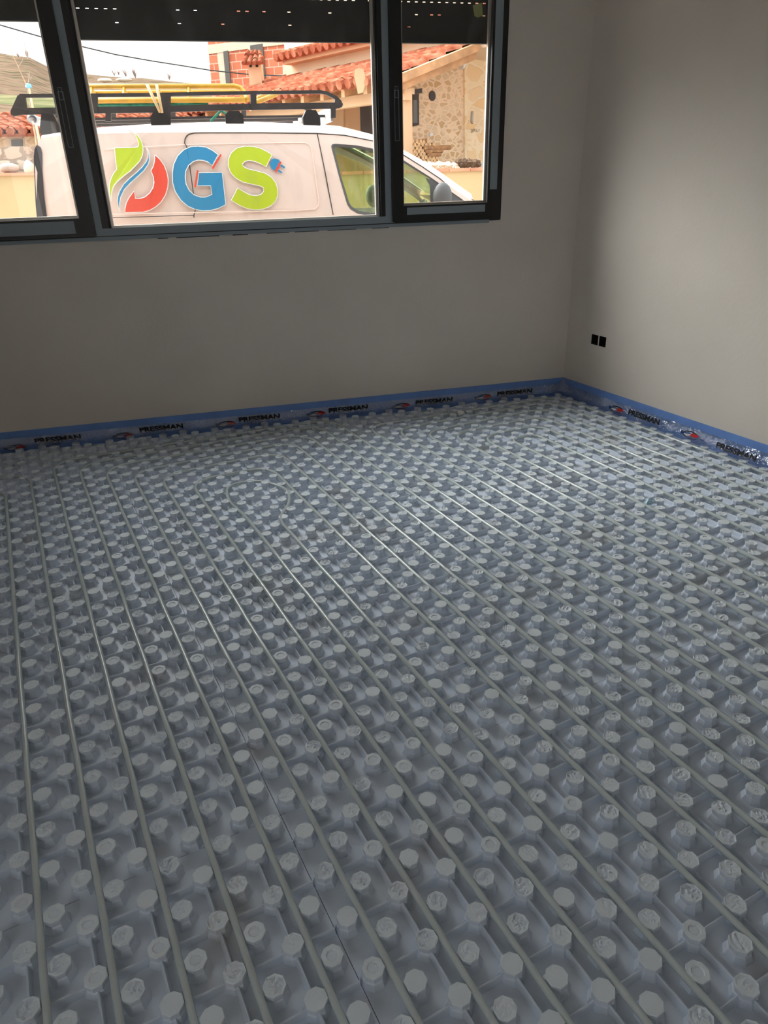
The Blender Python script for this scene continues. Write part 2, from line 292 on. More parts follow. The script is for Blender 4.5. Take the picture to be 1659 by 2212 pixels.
for a in ((LW[0], LW[2], LW[1]-LW[0], .07), (LW[0], LW[3]-.07, LW[1]-LW[0], .07), (LW[0], LW[2]+.07, .07, LW[3]-LW[2]-.14), (LW[1]-.07, LW[2]+.07, .07, LW[3]-LW[2]-.14), ((LW[0]+LW[1])/2-.04, LW[2]+.07, .08, LW[3]-LW[2]-.14)):
    w2.box((XL-.16, a[0], a[1]), (.07, 0, 0), (0, a[2], 0), (0, 0, a[3]))
w2 = w2.build('added_fill_window', M['film_black'], kind='structure'); pg = MB(); pg.box((XL-.13, LW[0]+.05, LW[2]+.05), (.006, 0, 0), (0, LW[1]-LW[0]-.1, 0), (0, 0, LW[3]-LW[2]-.1)); pg.build('glass_pane', M['winglass'], w2)
wall_grid('wall_front', [XL-.2, XL+1.6, XL+2.6, XR+.22], [0, 2.05, ZC], [], lambda u, v: np.array([u, YB, v]), np.array([0, -.2, 0]), M['plaster'])
def room_poly(z, g=0): return [(XL-.2, YB-.2, z), (XR+.22, YB-.2, z), (XR+.22, A1[1]+.22, z), PW(0, 3.4, 0)*[1, 1, 0]+[0, 0, z], PW(SL-3, 3.4, 0)*[1, 1, 0]+[0, 0, z]]
mb = MB(); mb.prism(room_poly(ZC), np.array([0, 0, .25])); mb.build('ceiling', M['ceil'], kind='structure')
mb = MB(); mb.prism(room_poly(-.02), np.array([0, 0, -.25])); mb.build('floor', M['slab'], kind='structure')

# ------------------------------------------------------------------ heating panels
def clipx(poly):      # clip polygon by the window wall and right wall
    out = poly
    for (n, d) in ((NB[:2], NB@A1/D-.16), (np.array([1., 0]), XR/D-.14)):
        res = []
        for i in range(len(out)):
            a, b = np.array(out[i]), np.array(out[(i+1) % len(out)]); da, db = n@a-d, n@b-d
            if da <= 0: res.append(tuple(a))
            if (da < 0 < db) or (db < 0 < da): res.append(tuple(a+(b-a)*da/(da-db)))
        out = res
        if len(out) < 3: return []
    return out
def inside(x, y, mrg): return NB[:2]@np.array([x, y]) < NB@A1/D-mrg and x < XR/D-mrg+.02
NS = 16
def octr(k, ph):  # octagon radius factor at sample k (8 corners + 8 edge middles)
    return 1.0 if k % 2 == 0 else math.cos(math.pi/8)
def knob(V, Fc, cx, cy_, colA, fine, ph):
    o = len(V); ang = [2*math.pi*k/NS+ph for k in range(NS)]
    rb = .50 if colA else .47
    prof = [(rb, 0.0), (.395, .24), (.350, .285), (.376, .33), (.386, HC-.018), (.370, HC)]
    for r, z in prof:
        for k in range(NS): V.append(((cx+r*octr(k, ph)*math.cos(ang[k]))*D, (cy_+r*octr(k, ph)*math.sin(ang[k]))*D, z*D))
    nr = len(prof); typ = random.random()
    rings = [.30, .22, .14, .06] if fine else []
    d1 = random.uniform(0, math.pi); fr = random.uniform(10, 26); p1 = random.uniform(0, 6); d2 = random.uniform(0, math.pi); am = random.uniform(0, .008) if typ < .22 else random.uniform(.025, .062)
    for i, r in enumerate(rings):
        for k in range(NS):
            if typ > .86:      # round moulding mark
                rr = [.225, .185, .17, .09][i]; z = HC-[0, .038, .038, .03][i]
            else:
                rr = r*(1+random.uniform(-.08, .08)*(am > 0)); x, y = rr*math.cos(ang[k]), rr*math.sin(ang[k])
                w = math.sin(fr*(x*math.cos(d1)+y*math.sin(d1))+p1)*(1 if (x*math.cos(d2)+y*math.sin(d2)) > random.uniform(-.2, .1) else .2)
                z = HC-am*abs(w)-random.uniform(0, am*.5)
            V.append(((cx+rr*octr(k, ph)*math.cos(ang[k]))*D, (cy_+rr*octr(k, ph)*math.sin(ang[k]))*D, z*D))
        nr += 1
    for i in range(nr-1):
        for k in range(NS):
            Fc.append((o+i*NS+k, o+i*NS+(k+1) % NS, o+(i+1)*NS+(k+1) % NS, o+(i+1)*NS+k))
    Fc.append(tuple(o+(nr-1)*NS+k for k in range(NS)))
    if fine and am > .02 and typ <= .86:      # chipped rim
        for k in random.sample(range(NS), 3):
            for i in (4, 5):
                x, y, z = V[o+i*NS+k]; V[o+i*NS+k] = (x, y, z-random.uniform(.01, .045)*D)
def rib(V, Fc, x0, y0, x1, y1, h=.29, w=.10, t=.04):
    dx, dy = x1-x0, y1-y0; L = math.hypot(dx, dy)
    if L < .02: return
    nx, ny = -dy/L, dx/L; o = len(V)
    for (x, y) in ((x0, y0), (x1, y1)):
        for (k, z) in ((-w, 0), (-t, h*.85), (-t*.4, h), (t*.4, h), (t, h*.85), (w, 0)): V.append(((x+nx*k)*D, (y+ny*k)*D, z*D))
    for k in range(5): Fc.append((o+k, o+k+1, o+6+k+1, o+6+k))
    Fc.append(tuple(o+k for k in range(5, -1, -1))); Fc.append(tuple(o+6+k for k in range(6)))
PANEL_X = [9.55+16*k for k in range(-2, 3)]; PANEL_Y = [-19.4+22*k-22 for k in range(0, 5)]
names_x = ['leftmost column', 'second column', 'middle column', 'fourth column', 'along the right wall']
names_y = ['farthest from the window', 'fourth from the window wall', 'third from the window wall', 'second from the window wall', 'against the window wall']
for ix, x0 in enumerate(PANEL_X):
    for iy, y0 in enumerate(PANEL_Y):
        x1, y1 = x0+16+(.7 if ix == 4 else 0), y0+22; poly = clipx([(x0+.012, y0+.012), (x1-.012, y0+.012), (x1-.012, y1-.012), (x0+.012, y1-.012)])
        if len(poly) < 3: continue
        V, Fc = [], []; n = len(poly)
        V += [(p[0]*D, p[1]*D, 0) for p in poly]+[(p[0]*D, p[1]*D, -.02) for p in poly]
        Fc += [tuple(range(n)), tuple(range(2*n-1, n-1, -1))]+[(i, n+i, n+(i+1) % n, (i+1) % n) for i in range(n)]
        cols = [c for c in range(math.ceil(x0), math.floor(x1)+1)]; rows = list(range(math.ceil(y0), math.floor(y1)+1))
        fine = iy >= 1
        for c in cols:
            for r in rows:
                if (c % 2 == 1) != (r % 2 == 0): continue      # staggered lattice
                if not inside(c, r, .50): continue
                if x1-c < .3 or c-x0 < .3 or y1-r < .25 or r-y0 < .25: continue
                knob(V, Fc, c, r, c % 2 == 1, fine, math.pi/8+random.uniform(-.03, .03))
        for r in rows:     # cross ribs at even-column rows, none in the seam row
            if r % 2 == 0 or r-y0 < .8: continue
            a = x0+.05; b = x1-.05
            lim = min(b, XR/D-.2, (NB@A1/D-.3-NB[1]*r)/NB[0])
            if lim > a+.5:
                for c in range(math.ceil(a), math.floor(lim)+2):      # interrupted by the knobs themselves
                    if c % 2 == 0: rib(V, Fc, max(a, c-1.99), r, min(lim, c), r)
        for c in cols:
            if c % 2 or c-x0 < .8 or x1-c < .3 or c > XR/D-.6: continue
            for r in rows:
                if r % 2 == 0: continue
                ya, yc = r, r+2
                if yc > y1 or not inside(c, yc, .4) or r < y0+.0: continue
                rib(V, Fc, c, ya+.2, c, yc-.2)
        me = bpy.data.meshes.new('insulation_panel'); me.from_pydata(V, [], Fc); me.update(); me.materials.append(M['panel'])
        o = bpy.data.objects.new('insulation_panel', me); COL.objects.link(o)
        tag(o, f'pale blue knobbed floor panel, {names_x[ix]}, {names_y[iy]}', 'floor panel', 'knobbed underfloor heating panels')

# ------------------------------------------------------------------ heating pipes
def fillet(pts, r, n=8):
    P = [np.array(p, float) for p in pts]; out = [P[0]]
    for i in range(1, len(P)-1):
        a, b, c = P[i-1], P[i], P[i+1]; u = a-b; v = c-b; lu, lv = np.linalg.norm(u), np.linalg.norm(v); rr = min(r, lu*.49, lv*.49)
        p0, p1 = b+u/lu*rr, b+v/lv*rr
        for k in range(n+1):
            t = k/n; out.append((1-t)**2*p0+2*t*(1-t)*b+t*t*p1)
    return out+[P[-1]]
YEND = -39.5
def pipe(pts, label, r=2.2, n=9):
    P = fillet(pts, r, n); Q = [P[0]]
    for a, b in zip(P[:-1], P[1:]):
        L = np.linalg.norm(b-a); k = max(1, int(L/1.0))
        for j in range(1, k+1): Q.append(a+(b-a)*j/k)
    ph = random.uniform(0, 6)
    R3 = [np.array([(q[0]+.012*math.sin(q[1]*.8+ph))*D, (q[1])*D, (HC-.115+.006*math.sin(q[1]*1.1+ph))*D]) for q in Q]
    mb = MB(); mb.tube(R3, .132*D, 10); o = mb.build('heating_pipe', M['pipe'], smooth=True)
    return tag(o, label, 'heating pipe', 'underfloor heating pipe loops')
def loop(xl, xr, tl, tr, label, r=2.4):
    pipe([(xl, YEND), (xl, tl), (xr, tr), (xr, YEND)], label, r)
pipe([(16.5, YEND), (16.6, 29.5), (16.2, 33.2), (17.0, 36.2), (19.6, 36.0), (21.2, 33.0), (20.4, 30.2), (18.6, 28.0), (18.6, YEND)], 'innermost translucent pipe loop with a bulbous bend, left group', 1.3, 6)
lf = ['second', 'third', 'fourth', 'fifth', 'sixth', 'seventh']
for i, (xl, xr, tl, tr) in enumerate([(14.5, 21.5, 38.6, 38.4), (12.5, 23.5, 41.2, 41.3), (10.5, 25.5, 43.4, 43.2), (8.5, 27.5, 45.9, 44.9), (6.5, 29.5, 47.9, 46.6), (4.5, 31.5, 49.9, 47.6)]):
    loop(xl, xr, tl, tr, f'translucent heating pipe loop, {lf[i]} from the middle of the left group', 2.4 if i < 3 else 2.8)
for i, (xl, xr, tl, tr) in enumerate([(43.5, 46.5, 33.0, 33.0), (41.5, 48.5, 35.0, 35.0), (39.5, 50.5, 37.1, 37.0), (37.5, 52.5, 39.0, 38.8), (35.5, 54.5, 41.2, 40.4), (33.5, 56.5, 43.6, 41.4)]):
    loop(xl, xr, tl, tr, f'translucent heating pipe loop, {(["innermost"]+lf)[i]}{" from the middle" if i else ""} of the right group', 1.45 if i == 0 else 2.4)
pipe([(2.5, YEND), (2.5, 48.0), (-12.5, 49.0), (-12.5, YEND)], 'translucent heating pipe loop bending away to the left, outer one at the left edge', 2.6)
pipe([(.5, YEND), (.5, 45.5), (-10.5, 46.5), (-10.5, YEND)], 'translucent heating pipe loop bending away to the left, inner one at the left edge', 2.6)

# ------------------------------------------------------------------ perimeter foam, film and print
mb = MB(); mb.box(PW(SL+.3, -.13, -HC), HB*(-SL-.36)*D*KW, NB*.13*D, UP*(1.5+HC)*D)
fo = mb.build('edge_foam_strip', M['foam']); tag(fo, 'blue foam edge strip along the foot of the window wall', 'edge strip', 'blue perimeter foam strips')
fo2p = (XR-.13*D, YB+.01); mb = MB(); mb.box((fo2p[0], fo2p[1], 0), (.12*D, 0, 0), (0, A1[1]-YB-.012, 0), (0, 0, (1.5+HC)*D))
fr = mb.build('edge_foam_strip', M['foam']); tag(fr, 'blue foam edge strip along the foot of the right wall', 'edge strip', 'blue perimeter foam strips')
def film_strip(P, L, inw, label):
    mb = MB(); n = 260; rows = [(.0, .85), (.05, .60), (.16, .30), (.36, .12), (.7, .06), (1.1, .04)]; V = []
    for i in range(n+1):
        s = i/n*L
        for j, (o, z) in enumerate(rows):
            w = .05*math.sin(s*2.1+j)+.035*math.sin(s*5.3+2*j)+.02*math.sin(s*11+j*3)
            V.append(P+inw[0]*s*D+inw[1]*(o+.03+w*(.2+.5*(j > 0)))*D+UP*(z+HC+.5*w*(0 < j < 4)-.02*(j > 3)+abs(w)*.3)*D - UP*.02*D*(j > 3))
    k = len(rows); mb.add(V, [(i*k+j, (i+1)*k+j, (i+1)*k+j+1, i*k+j+1) for i in range(n) for j in range(k-1)])
    return tag(mb.build('edge_film', M['filmclear'], smooth=True), label, 'plastic film', 'clear film flaps of the edge strips')
fb = film_strip(PW(SL+.4, -.16, -HC+0), (-SL-.8)*KW, (HB, -NB), 'clear plastic film flap printed in black and red, lying at the window wall')
fr_ = film_strip(np.array([fo2p[0]-.03*D, A1[1]-.9*D, 0]), (A1[1]-YB)/D-1.6, (np.array([0, -1., 0]), np.array([-1., 0, 0])), 'clear plastic film flap printed in black and red, lying at the right wall')
def text_mesh(s, name, mt, O, ax, ay, size, parent, bold=1.0, ysc=1.0):
    cu = bpy.data.curves.new(name, 'FONT'); cu.body = s; cu.size = size; cu.extrude = .0004; cu.offset = size*.028*bold; cu.resolution_u = 3
    ob = bpy.data.objects.new(name, cu); COL.objects.link(ob); dg = bpy.context.evaluated_depsgraph_get(); me = bpy.data.meshes.new_from_object(ob.evaluated_get(dg)); bpy.data.objects.remove(ob)
    ax = ax/np.linalg.norm(ax); ay = ay/np.linalg.norm(ay); az = np.cross(ax, ay); ay = ay*ysc; Mx = Matrix([[ax[i], ay[i], az[i], O[i]] for i in range(3)]+[[0, 0, 0, 1]]); me.transform(Mx)
    me.materials.append(mt); o = bpy.data.objects.new(name, me); COL.objects.link(o); o.parent = parent; return o
def badge(O, ax, ay, k, parent):
    """oval emblem: black arc, red wedge, blue bar, white swoosh"""
    az = np.cross(ax, ay)*.0012
    def pg(pts, name, mt, lift):
        mb = MB(); mb.prism([O+ax*x*k+ay*y*k+az*lift for x, y in pts], az*.3); return mb.build(name, mt, parent)
    el = lambda a0, a1, rx, ry, n=14: [(rx*math.cos(math.radians(a0+(a1-a0)*i/n)), ry*math.sin(math.radians(a0+(a1-a0)*i/n))) for i in range(n+1)]
    pg(el(15, 190, 1.5, .62)+el(190, 15, 1.32, .44), 'printed_arc', M['inkk'], 1); pg(el(195, 320, 1.5, .6)+el(320, 195, 1.3, .48), 'printed_arc', M['inkk'], 1)
    pg([(-.1, -.1), (.2, .38), (1.25, .36), (1.5, .12), (1.2, -.12), (.4, -.2)], 'printed_wedge', M['inkr'], 2)
    pg([(-1.9, .28), (-1.5, .34), (-1.45, -.2), (-1.8, -.3)], 'printed_bar', M['inkb'], 2); pg([(-1.3, -.05), (-.2, .12), (-.1, -.1), (-.6, -.3), (-1.2, -.2)], 'printed_swoosh', M['inkw'], 1.5)
    pg([(-1.25, .12), (-.3, .30), (.05, .2), (-.2, .15), (-1.2, .02)], 'printed_swoosh', M['inkb'], 1.8)
def print_run(parent, ax, ay, n, P0, items, size):
    for px, py, t in items:
        O = onpl(px, py, P0, n)
        if t == 'b': badge(O, ax, ay, .60*D, parent)
        else:
            text_mesh('PRESSMAN', 'printed_word', M['inkk'], O, ax, ay, size*D, parent, 1.6, .82)
            if t == 's': text_mesh('SYSTEMS', 'printed_small_word', M['inkb'], O-ay*.36*D+ax*.8*D, ax, ay, size*D*.42, parent, .8, .8)
print_run(fb, HB, UP*.93-NB*.2, NB, A1-NB*.34*D, [(35, 967, 'b'), (268, 941, 'b'), (490, 916, 'b'), (685, 894, 'b'), (868, 877, 'b'), (1045, 858, 'b'),
    (76, 958, 's'), (302, 934, 'w'), (516, 912, 's'), (710, 892, 'w'), (897, 875, 'w'), (1073, 856, 'w')], .90)
print_run(fr_, np.array([0, -1., 0]), UP*.93+np.array([.25, 0, 0]), np.array([1., 0, 0]), np.array([XR-.62*D, 0, 0]), [(1333, 885, 'b'), (1492, 940, 'b'), (1356, 894, 'w'), (1545, 966, 'w')], .86)

# crumpled film fold in the corner
mb = MB(); c0 = PW(-.3, -.3, 0)
for (a, b, c) in (((-2.6, -.45, .35), (-1.0, -.4, .6), (-.35, -.35, 1.3)),):
    mb.tube([PW(*a), PW(*b), PW(-.6, -.35, .85), PW(*c)], .035*D, 6)
mb.tube([np.array([XR-.3*D, A1[1]-.5*D, (1.55+HC)*D]), np.array([XR-.4*D, A1[1]-1.6*D, (1.35+HC)*D]), np.array([XR-.5*D, A1[1]-2.4*D, (.8+HC)*D]), np.array([XR-.5*D, A1[1]-4.2*D, (.45+HC)*D])], .04*D, 6)
t = c0; mb.add([PW(-1.6, -.3, .3), PW(-.25, -.2, 1.4), np.array([XR-.3*D, A1[1]-.4*D, (1.5+HC)*D]), np.array([XR-.7*D, A1[1]-2.3*D, (.4+HC)*D]), PW(-1.2, -1.4, .4)], [(0, 1, 2), (0, 2, 4), (4, 2, 3)])
tag(mb.build('folded_film', M['filmclear']), 'bunched up clear film peak standing in the room corner', 'plastic film')

# socket boxes set in the right wall
for k, (a, b) in enumerate(((SYM+g_, SY1), (SY0, SYM-g_))):
    mb = MB(); d = .05; x0 = XR+.002
    mb.box((x0+d, a, SZ0), (.002, 0, 0), (0, b-a, 0), (0, 0, SZ1-SZ0))
    for (O, A, B, Cc) in (((x0, a, SZ0), (d, 0, 0), (0, b-a, 0), (0, 0, .0015)), ((x0, a, SZ1-.0015), (d, 0, 0), (0, b-a, 0), (0, 0, .0015)), ((x0, a, SZ0), (d, 0, 0), (0, .0015, 0), (0, 0, SZ1-SZ0)), ((x0, b-.0015, SZ0), (d, 0, 0), (0, .0015, 0), (0, 0, SZ1-SZ0))): mb.box(O, A, B, Cc)
    o = mb.build('socket_box', M['hole']); tag(o, f'empty black socket box in the right wall, the {"one nearer the corner" if k == 0 else "one farther from the corner"}', 'socket box', 'empty socket boxes')

# ------------------------------------------------------------------ window
def WB(mb, s0, s1, o0, o1, z0, z1): mb.box(PW(s0, o0, z0), HB*(s1-s0)*D*KW, NB*(o1-o0)*D, UP*(z1-z0)*D*KW)
win = empty('window_1', PW(-33, .5, 18.5), 'long black aluminium window of three panes half covered by its shutter', kind='structure')
def wpart(name, boxes, mt, parent=win, label=None, smooth=False):
    mb = MB()
    for b in boxes: WB(mb, *b)
    o = mb.build(name, mt, smooth=smooth)
    if parent: o.parent = parent; o.matrix_parent_inverse = Matrix.Translation(-Vector(win.location))
    if parent is not win and parent: o.matrix_parent_inverse = Matrix.Translation(-Vector(win.location))@Matrix.Identity(4) if False else Matrix.Identity(4); 
    if label: o['label'] = label
    return o
# children keep world coordinates in their mesh, so undo only the empty's own translation
ZT = WZ1
wpart('window_frame', [(WS0, WS1, -.12, 1.3, WZ0, 19.02), (WS0, WS1, -.12, 1.3, ZT-1.0, ZT), (WS0, WS0+.7, -.12, 1.3, 19.02, ZT-1), (WS1-.75, WS1, -.12, 1.3, 19.02, ZT-1)], M['film_black'])
wpart('mullion', [(-46.3, -45.15, -.1, 1.2, 19.02, ZT-1)], M['film_black']); wpart('mullion', [(-20.55, -19.45, -.1, 1.2, 19.02, ZT-1)], M['film_black'])
f_ = wpart('fixed_pane', [(-45.15, -20.55, .85, .93, 19.1, ZT-1)], M['winglass'])
def ring(s0, s1, z0, z1, w, o0, o1): return [(s0, s1, o0, o1, z0, z0+w), (s0, s1, o0, o1, z1-w, z1), (s0, s0+w, o0, o1, z0+w, z1-w), (s1-w, s1, o0, o1, z0+w, z1-w)]
wpart('gasket', ring(-45.2, -20.5, 19.02, ZT-1, .2, .1, .84), M['rubber']); wpart('glazing_bead', ring(-45.0, -20.7, 19.22, ZT-1.2, .22, .45, .84), M['alu'])
def sash(s0, s1, gs0, gs1, gz0, hs, side):
    sh = wpart('sash', [(s0, s1, -.42, .9, 18.75, gz0), (s0, s1, -.42, .9, ZT-1.9, ZT-.8), (s0, gs0, -.42, .9, gz0, ZT-1.9), (gs1, s1, -.42, .9, gz0, ZT-1.9)], M['film_black'])
    def sub(name, boxes, mt): 
        mb = MB()
        for b in boxes: WB(mb, *b)
        o = mb.build(name, mt); o.parent = sh; return o
    sub('glass_pane', [(gs0, gs1, .5, .58, gz0, ZT-1.9)], M['winglass']); sub('glazing_bead', ring(gs0, gs1, gz0, ZT-1.9, .2, .12, .48), M['alu'])
    sub('handle_recess', ring(hs, hs+.42, 25.6, 29.6, .035, -.435, -.40)+ring(hs+.06, hs+.36, 29.0, 29.9, .03, -.44, -.42), M['tape'])
    return sh
sash(-19.5, -8.85, -18.42, -10.0, 20.15, -19.15, 1); sash(-57.0, -46.3, -55.6, -47.42, 20.2, -47.15, -1)
TP = [(-46.32, -45.72, -.13, -.105, 19.15, ZT-1), (-20.12, -19.52, -.13, -.105, 19.0, ZT-1), (-46.3, -19.3, -.15, -.125, 18.68, 19.28), (-54.4, -46.3, -.15, -.125, 18.72, 19.25), (-55, -9.6, -.14, -.121, 18.3, 18.6)]
for b in TP: wpart('protective_tape', [b], M['tape'], label='grey protective tape')
wpart('protective_tape', [(-54.6, -47.9, -.45, -.425, 19.0, 20.0)], M['tape']); wpart('protective_tape', [(-18.1, -10.2, -.45, -.425, 19.35, 19.98)], M['tape']); wpart('protective_tape', [(-9.78, -9.05, -.45, -.425, 21.3, ZT-1)], M['tape'])
wpart('sealant_gap', [(-41.2, -40.3, -.03, .05, 18.22, 18.30), (-39.6, -35.8, -.03, .05, 18.22, 18.31), (-34.6, -33.2, -.03, .05, 18.22, 18.30), (-31.5, -29.4, -.03, .05, 18.24, 18.30), (-28.9, -26.6, -.03, .05, 18.24, 18.31), (-25.8, -23.0, -.03, .05, 18.25, 18.31), (-21.5, -19.8, -.03, .05, 18.25, 18.31), (-54.8, -46.5, -.16, -.12, 18.62, 18.70), (-8.44, -8.36, -.03, .05, 18.6, 41.3)], M['rubber'])
wpart('outer_sill', [(WS0, WS1, 1.3, 4.8, 18.1, 18.5)], M['grey'])
for ch in win.children:
    ch.matrix_parent_inverse = Matrix.Translation(-Vector(win.location))
# torn paper label on the centre pane, yellow sticker on the right sash
def glass_poly(name, pts, o, mt, label, cat, thick=.004):
    P = [onpl(x, y, PW(0, o, 0), NB) for x, y in pts]; mb = MB(); mb.prism(P, -NB*thick*D); return tag(mb.build(name, mt), label, cat)
glass_poly('paper_label', [(767, 150), (774, 147), (785, 148), (789, 168), (786, 178), (788, 186), (784, 200), (773, 203), (770, 186), (765, 165)], .84, M['paper'], 'torn beige paper label stuck on the centre window pane', 'label')
glass_poly('sticker', [(1021, 12), (1032, 8), (1041, 6), (1043, 34), (1032, 38), (1025, 35)], .48, paper('yellowed_sticker', (.50, .52, .28)), 'yellowish curled sticker at the top of the right window pane', 'sticker')

# roller shutter: slats with light slots
sh = empty('roller_shutter', PW(-33, 2.2, 34), 'dark roller shutter half lowered outside the window', 'shutter')
sh2 = empty('roller_shutter', PW(-52, 2.2, 36), 'dark roller shutter raised higher outside the left pane', 'shutter')
def zb(px, py, o=2.2):
    q = onpl(px, py, PW(0, o, 0), NB); return 23.042+(q[2]/D-HC-23.042)/KW
ZB = (zb(170, 84)+zb(1046, 95))/2; ZB2 = zb(40, 45)
def shutter(root, s0, s1, z0, open_rows):
    k = 0
    mb = MB(); WB(mb, s0, s1, 1.9, 2.4, z0-.05, z0+.28); o = mb.build('bottom_bar', M['rubber']); o.parent = root
    z = z0+.28
    while z < ZT-1.1:
        mb = MB(); WB(mb, s0, s1, 2.08, 2.2, z, z+.85); zz = z+.85; a = s0; p = open_rows.get(k, 0)
        while a < s1:
            b = min(a+.44, s1); WB(mb, a, b, 2.08, 2.2, zz, zz+.08); g = min(b+.27, s1)
            if random.random() > p: WB(mb, b, g, 2.08, 2.2, zz, zz+.08)
            a = g
        o = mb.build('slat', M['shut']); o.parent = root; z = zz+.08; k += 1
shutter(sh, -46.0, -9.2, ZB, {0: .04, 1: .35, 2: .92, 3: .8}); shutter(sh2, -57.2, -46.1, ZB2, {})
for rt in (sh, sh2):
    for ch in rt.children: ch.matrix_parent_inverse = Matrix.Translation(-Vector(rt.location))

# ------------------------------------------------------------------ outdoors
GZ = .08
mb = MB()
g0 = PW(-1300, 4.3, 0)*[1, 1, 0]+[0, 0, GZ]; g1 = PW(1100, 4.3, 0)*[1, 1, 0]+[0, 0, GZ]; mb.prism([g0, g1, g1+NB*46, g0+NB*46], np.array([0, 0, -.3]))
gr = mb.build('street_ground', M['street']); tag(gr, kind='structure')

# --- van
HV, NV = frame(-14); VP = at(500, 380, 6.0)
def VS(px, py, off=0.): return onpl(px, py, VP+NV*off, NV)
def uz(px, py, off=0.):
    q = VS(px, py, off); return float((q-VP)@HV), float(q[2])
def V3(u, z, off): q = VP+HV*u+NV*off; return np.array([q[0], q[1], z])
WV = 1.80
van = empty('van', V3(.8, GZ, .9), 'white panel van with a green, blue and red three-letter logo on its side', 'van')
def vb(mb, name, mt, smooth=False, parent=None, label=None):
    o = mb.build(name, mt, smooth=smooth); o.parent = parent or van
    o.matrix_parent_inverse = Matrix.Translation(-Vector(van.location)) if parent is None else Matrix.Identity(4)
    if label: o['label'] = label
    return o
gut = [uz(*p) for p in ((86, 297), (135, 291), (215, 287.5), (320, 285.5), (440, 284.5), (560, 284.5), (640, 284.7), (686, 285.8), (746, 289.8), (811, 303), (869, 331), (913, 358.6), (951, 386), (985, 411), (1022, 436))]
sil = [uz(*p, .22) for p in ((81, 294), (135, 283.6), (215, 274), (320, 267), (400, 264), (500, 262), (560, 262.5), (640, 265.5), (689, 267), (733, 271), (772, 278), (811, 291), (869, 324), (892, 334.6), (938, 364), (1037, 434.6), (1065, 452))]
def interp(L, u): 
    xs = [p[0] for p in L]; ys = [p[1] for p in L]; return float(np.interp(u, xs, ys))
uA = gut[-1][0]
def side_off(z):  # tumblehome
    return 0 if z < 1.25 else .035*((z-1.25)/.62)**2*1.6
low = [(uA+.10, 1.16), (2.75, 1.02), (3.1, .90), (3.22, .72), (3.26, .45), (3.20, .30), (-1.62, .30), (-1.68, .5), (-1.66, .95), (-1.61, 1.30), (-1.56, 1.6), (-1.51, 1.78)]
wino = [uz(*p) for p in ((717, 316), (719, 311.5), (725, 310), (772.6, 313.7), (811, 321.6), (869, 343.4), (932, 384), (1004, 434.6), (1018, 446))]
wino += [(wino[-1][0]+.02, 1.17)] + [uz(*p) for p in ((800, 466), (772.6, 461.5), (757, 452), (750, 442), (733, 382.6))]
def ring_fill(outer, inner, off, flip):
    bm = bmesh.new()
    def mk(L):
        vs = [bm.verts.new(tuple(V3(u, z, (off+side_off(z)*(1 if not flip else -1))))) for u, z in L]
        return vs, [bm.edges.new((vs[i], vs[(i+1) % len(vs)])) for i in range(len(vs))]
    _, e1 = mk(outer); e2 = []
    if inner: _, e2 = mk(inner)
    bmesh.ops.triangle_fill(bm, edges=e1+e2, use_beauty=True)
    V = [tuple(v.co) for v in bm.verts]; bm.verts.index_update(); Fs = [tuple(v.index for v in f.verts) for f in bm.faces]; bm.free(); return V, Fs
mb = MB(); outer = gut+low
for off, fl in ((0, False), (WV, True)):
    V, Fs = ring_fill(outer, wino, off, fl); mb.add(V, Fs)
    V, Fs = ring_fill(outer, wino, off+(.03 if not fl else -.03), fl); mb.add(V, Fs)
    # window reveal
    a = [V3(u, z, off+side_off(z)*(1 if not fl else -1)) for u, z in wino]; b = [p+NV*(.03 if not fl else -.03) for p in a]; n = len(a)
    mb.add(a+b, [(i, (i+1) % n, n+(i+1) % n, n+i) for i in range(n)])
# roof, pillars, rear, nose as lofted cross sections
us = sorted(set([p[0] for p in gut]+[-1.2, -.6, 0, .4, 1.05]))
def section(u, full):
    zg = interp(gut, u); zs = max(interp(sil, u), zg+.02); so = side_off(zg)
    half = [(so, zg), (so+.02, zg+.35*(zs-zg)), (so+.06, zg+.72*(zs-zg)), (so+.13, zs-.012), (so+.22, zs)]
    mid = [(.5, zs+.012), (WV/2, zs+.018)]
    return half+(mid if full else []), zs
uH = 1.02   # windscreen header
prev = None
for u in [x for x in us if x <= uH]+[uH]:
    h, zs = section(u, True); L = h+[(WV-o, z) for o, z in reversed(h[:-1])]; P = [V3(u, z, o) for o, z in L]
    if prev is not None: n = len(P); mb.add(prev+P, [(i, i+1, n+i+1, n+i) for i in range(n-1)])
    else: mb.add(P+[V3(-1.60, 1.2, WV-.03), V3(-1.60, 1.2, .03)], [tuple(range(len(P)+2))]); mb.add([V3(-1.60, 1.2, .03), V3(-1.60, 1.2, WV-.03), V3(-1.62, .3, WV-.03), V3(-1.62, .3, .03)], [(0, 1, 2, 3)])
    prev = P
for side in (0, 1):
    prev = None
    for u in [uH]+[x for x in us if x > uH]:
        h, zs = section(u, False); h = h[:4]+[(h[3][0]+.05, zs-.03)]; P = [V3(u, z, o if side == 0 else WV-o) for o, z in h]
        if prev is not None: n = len(P); mb.add(prev+P, [(i, i+1, n+i+1, n+i) for i in range(n-1)])
        prev = P
zc0 = interp(sil, uA)
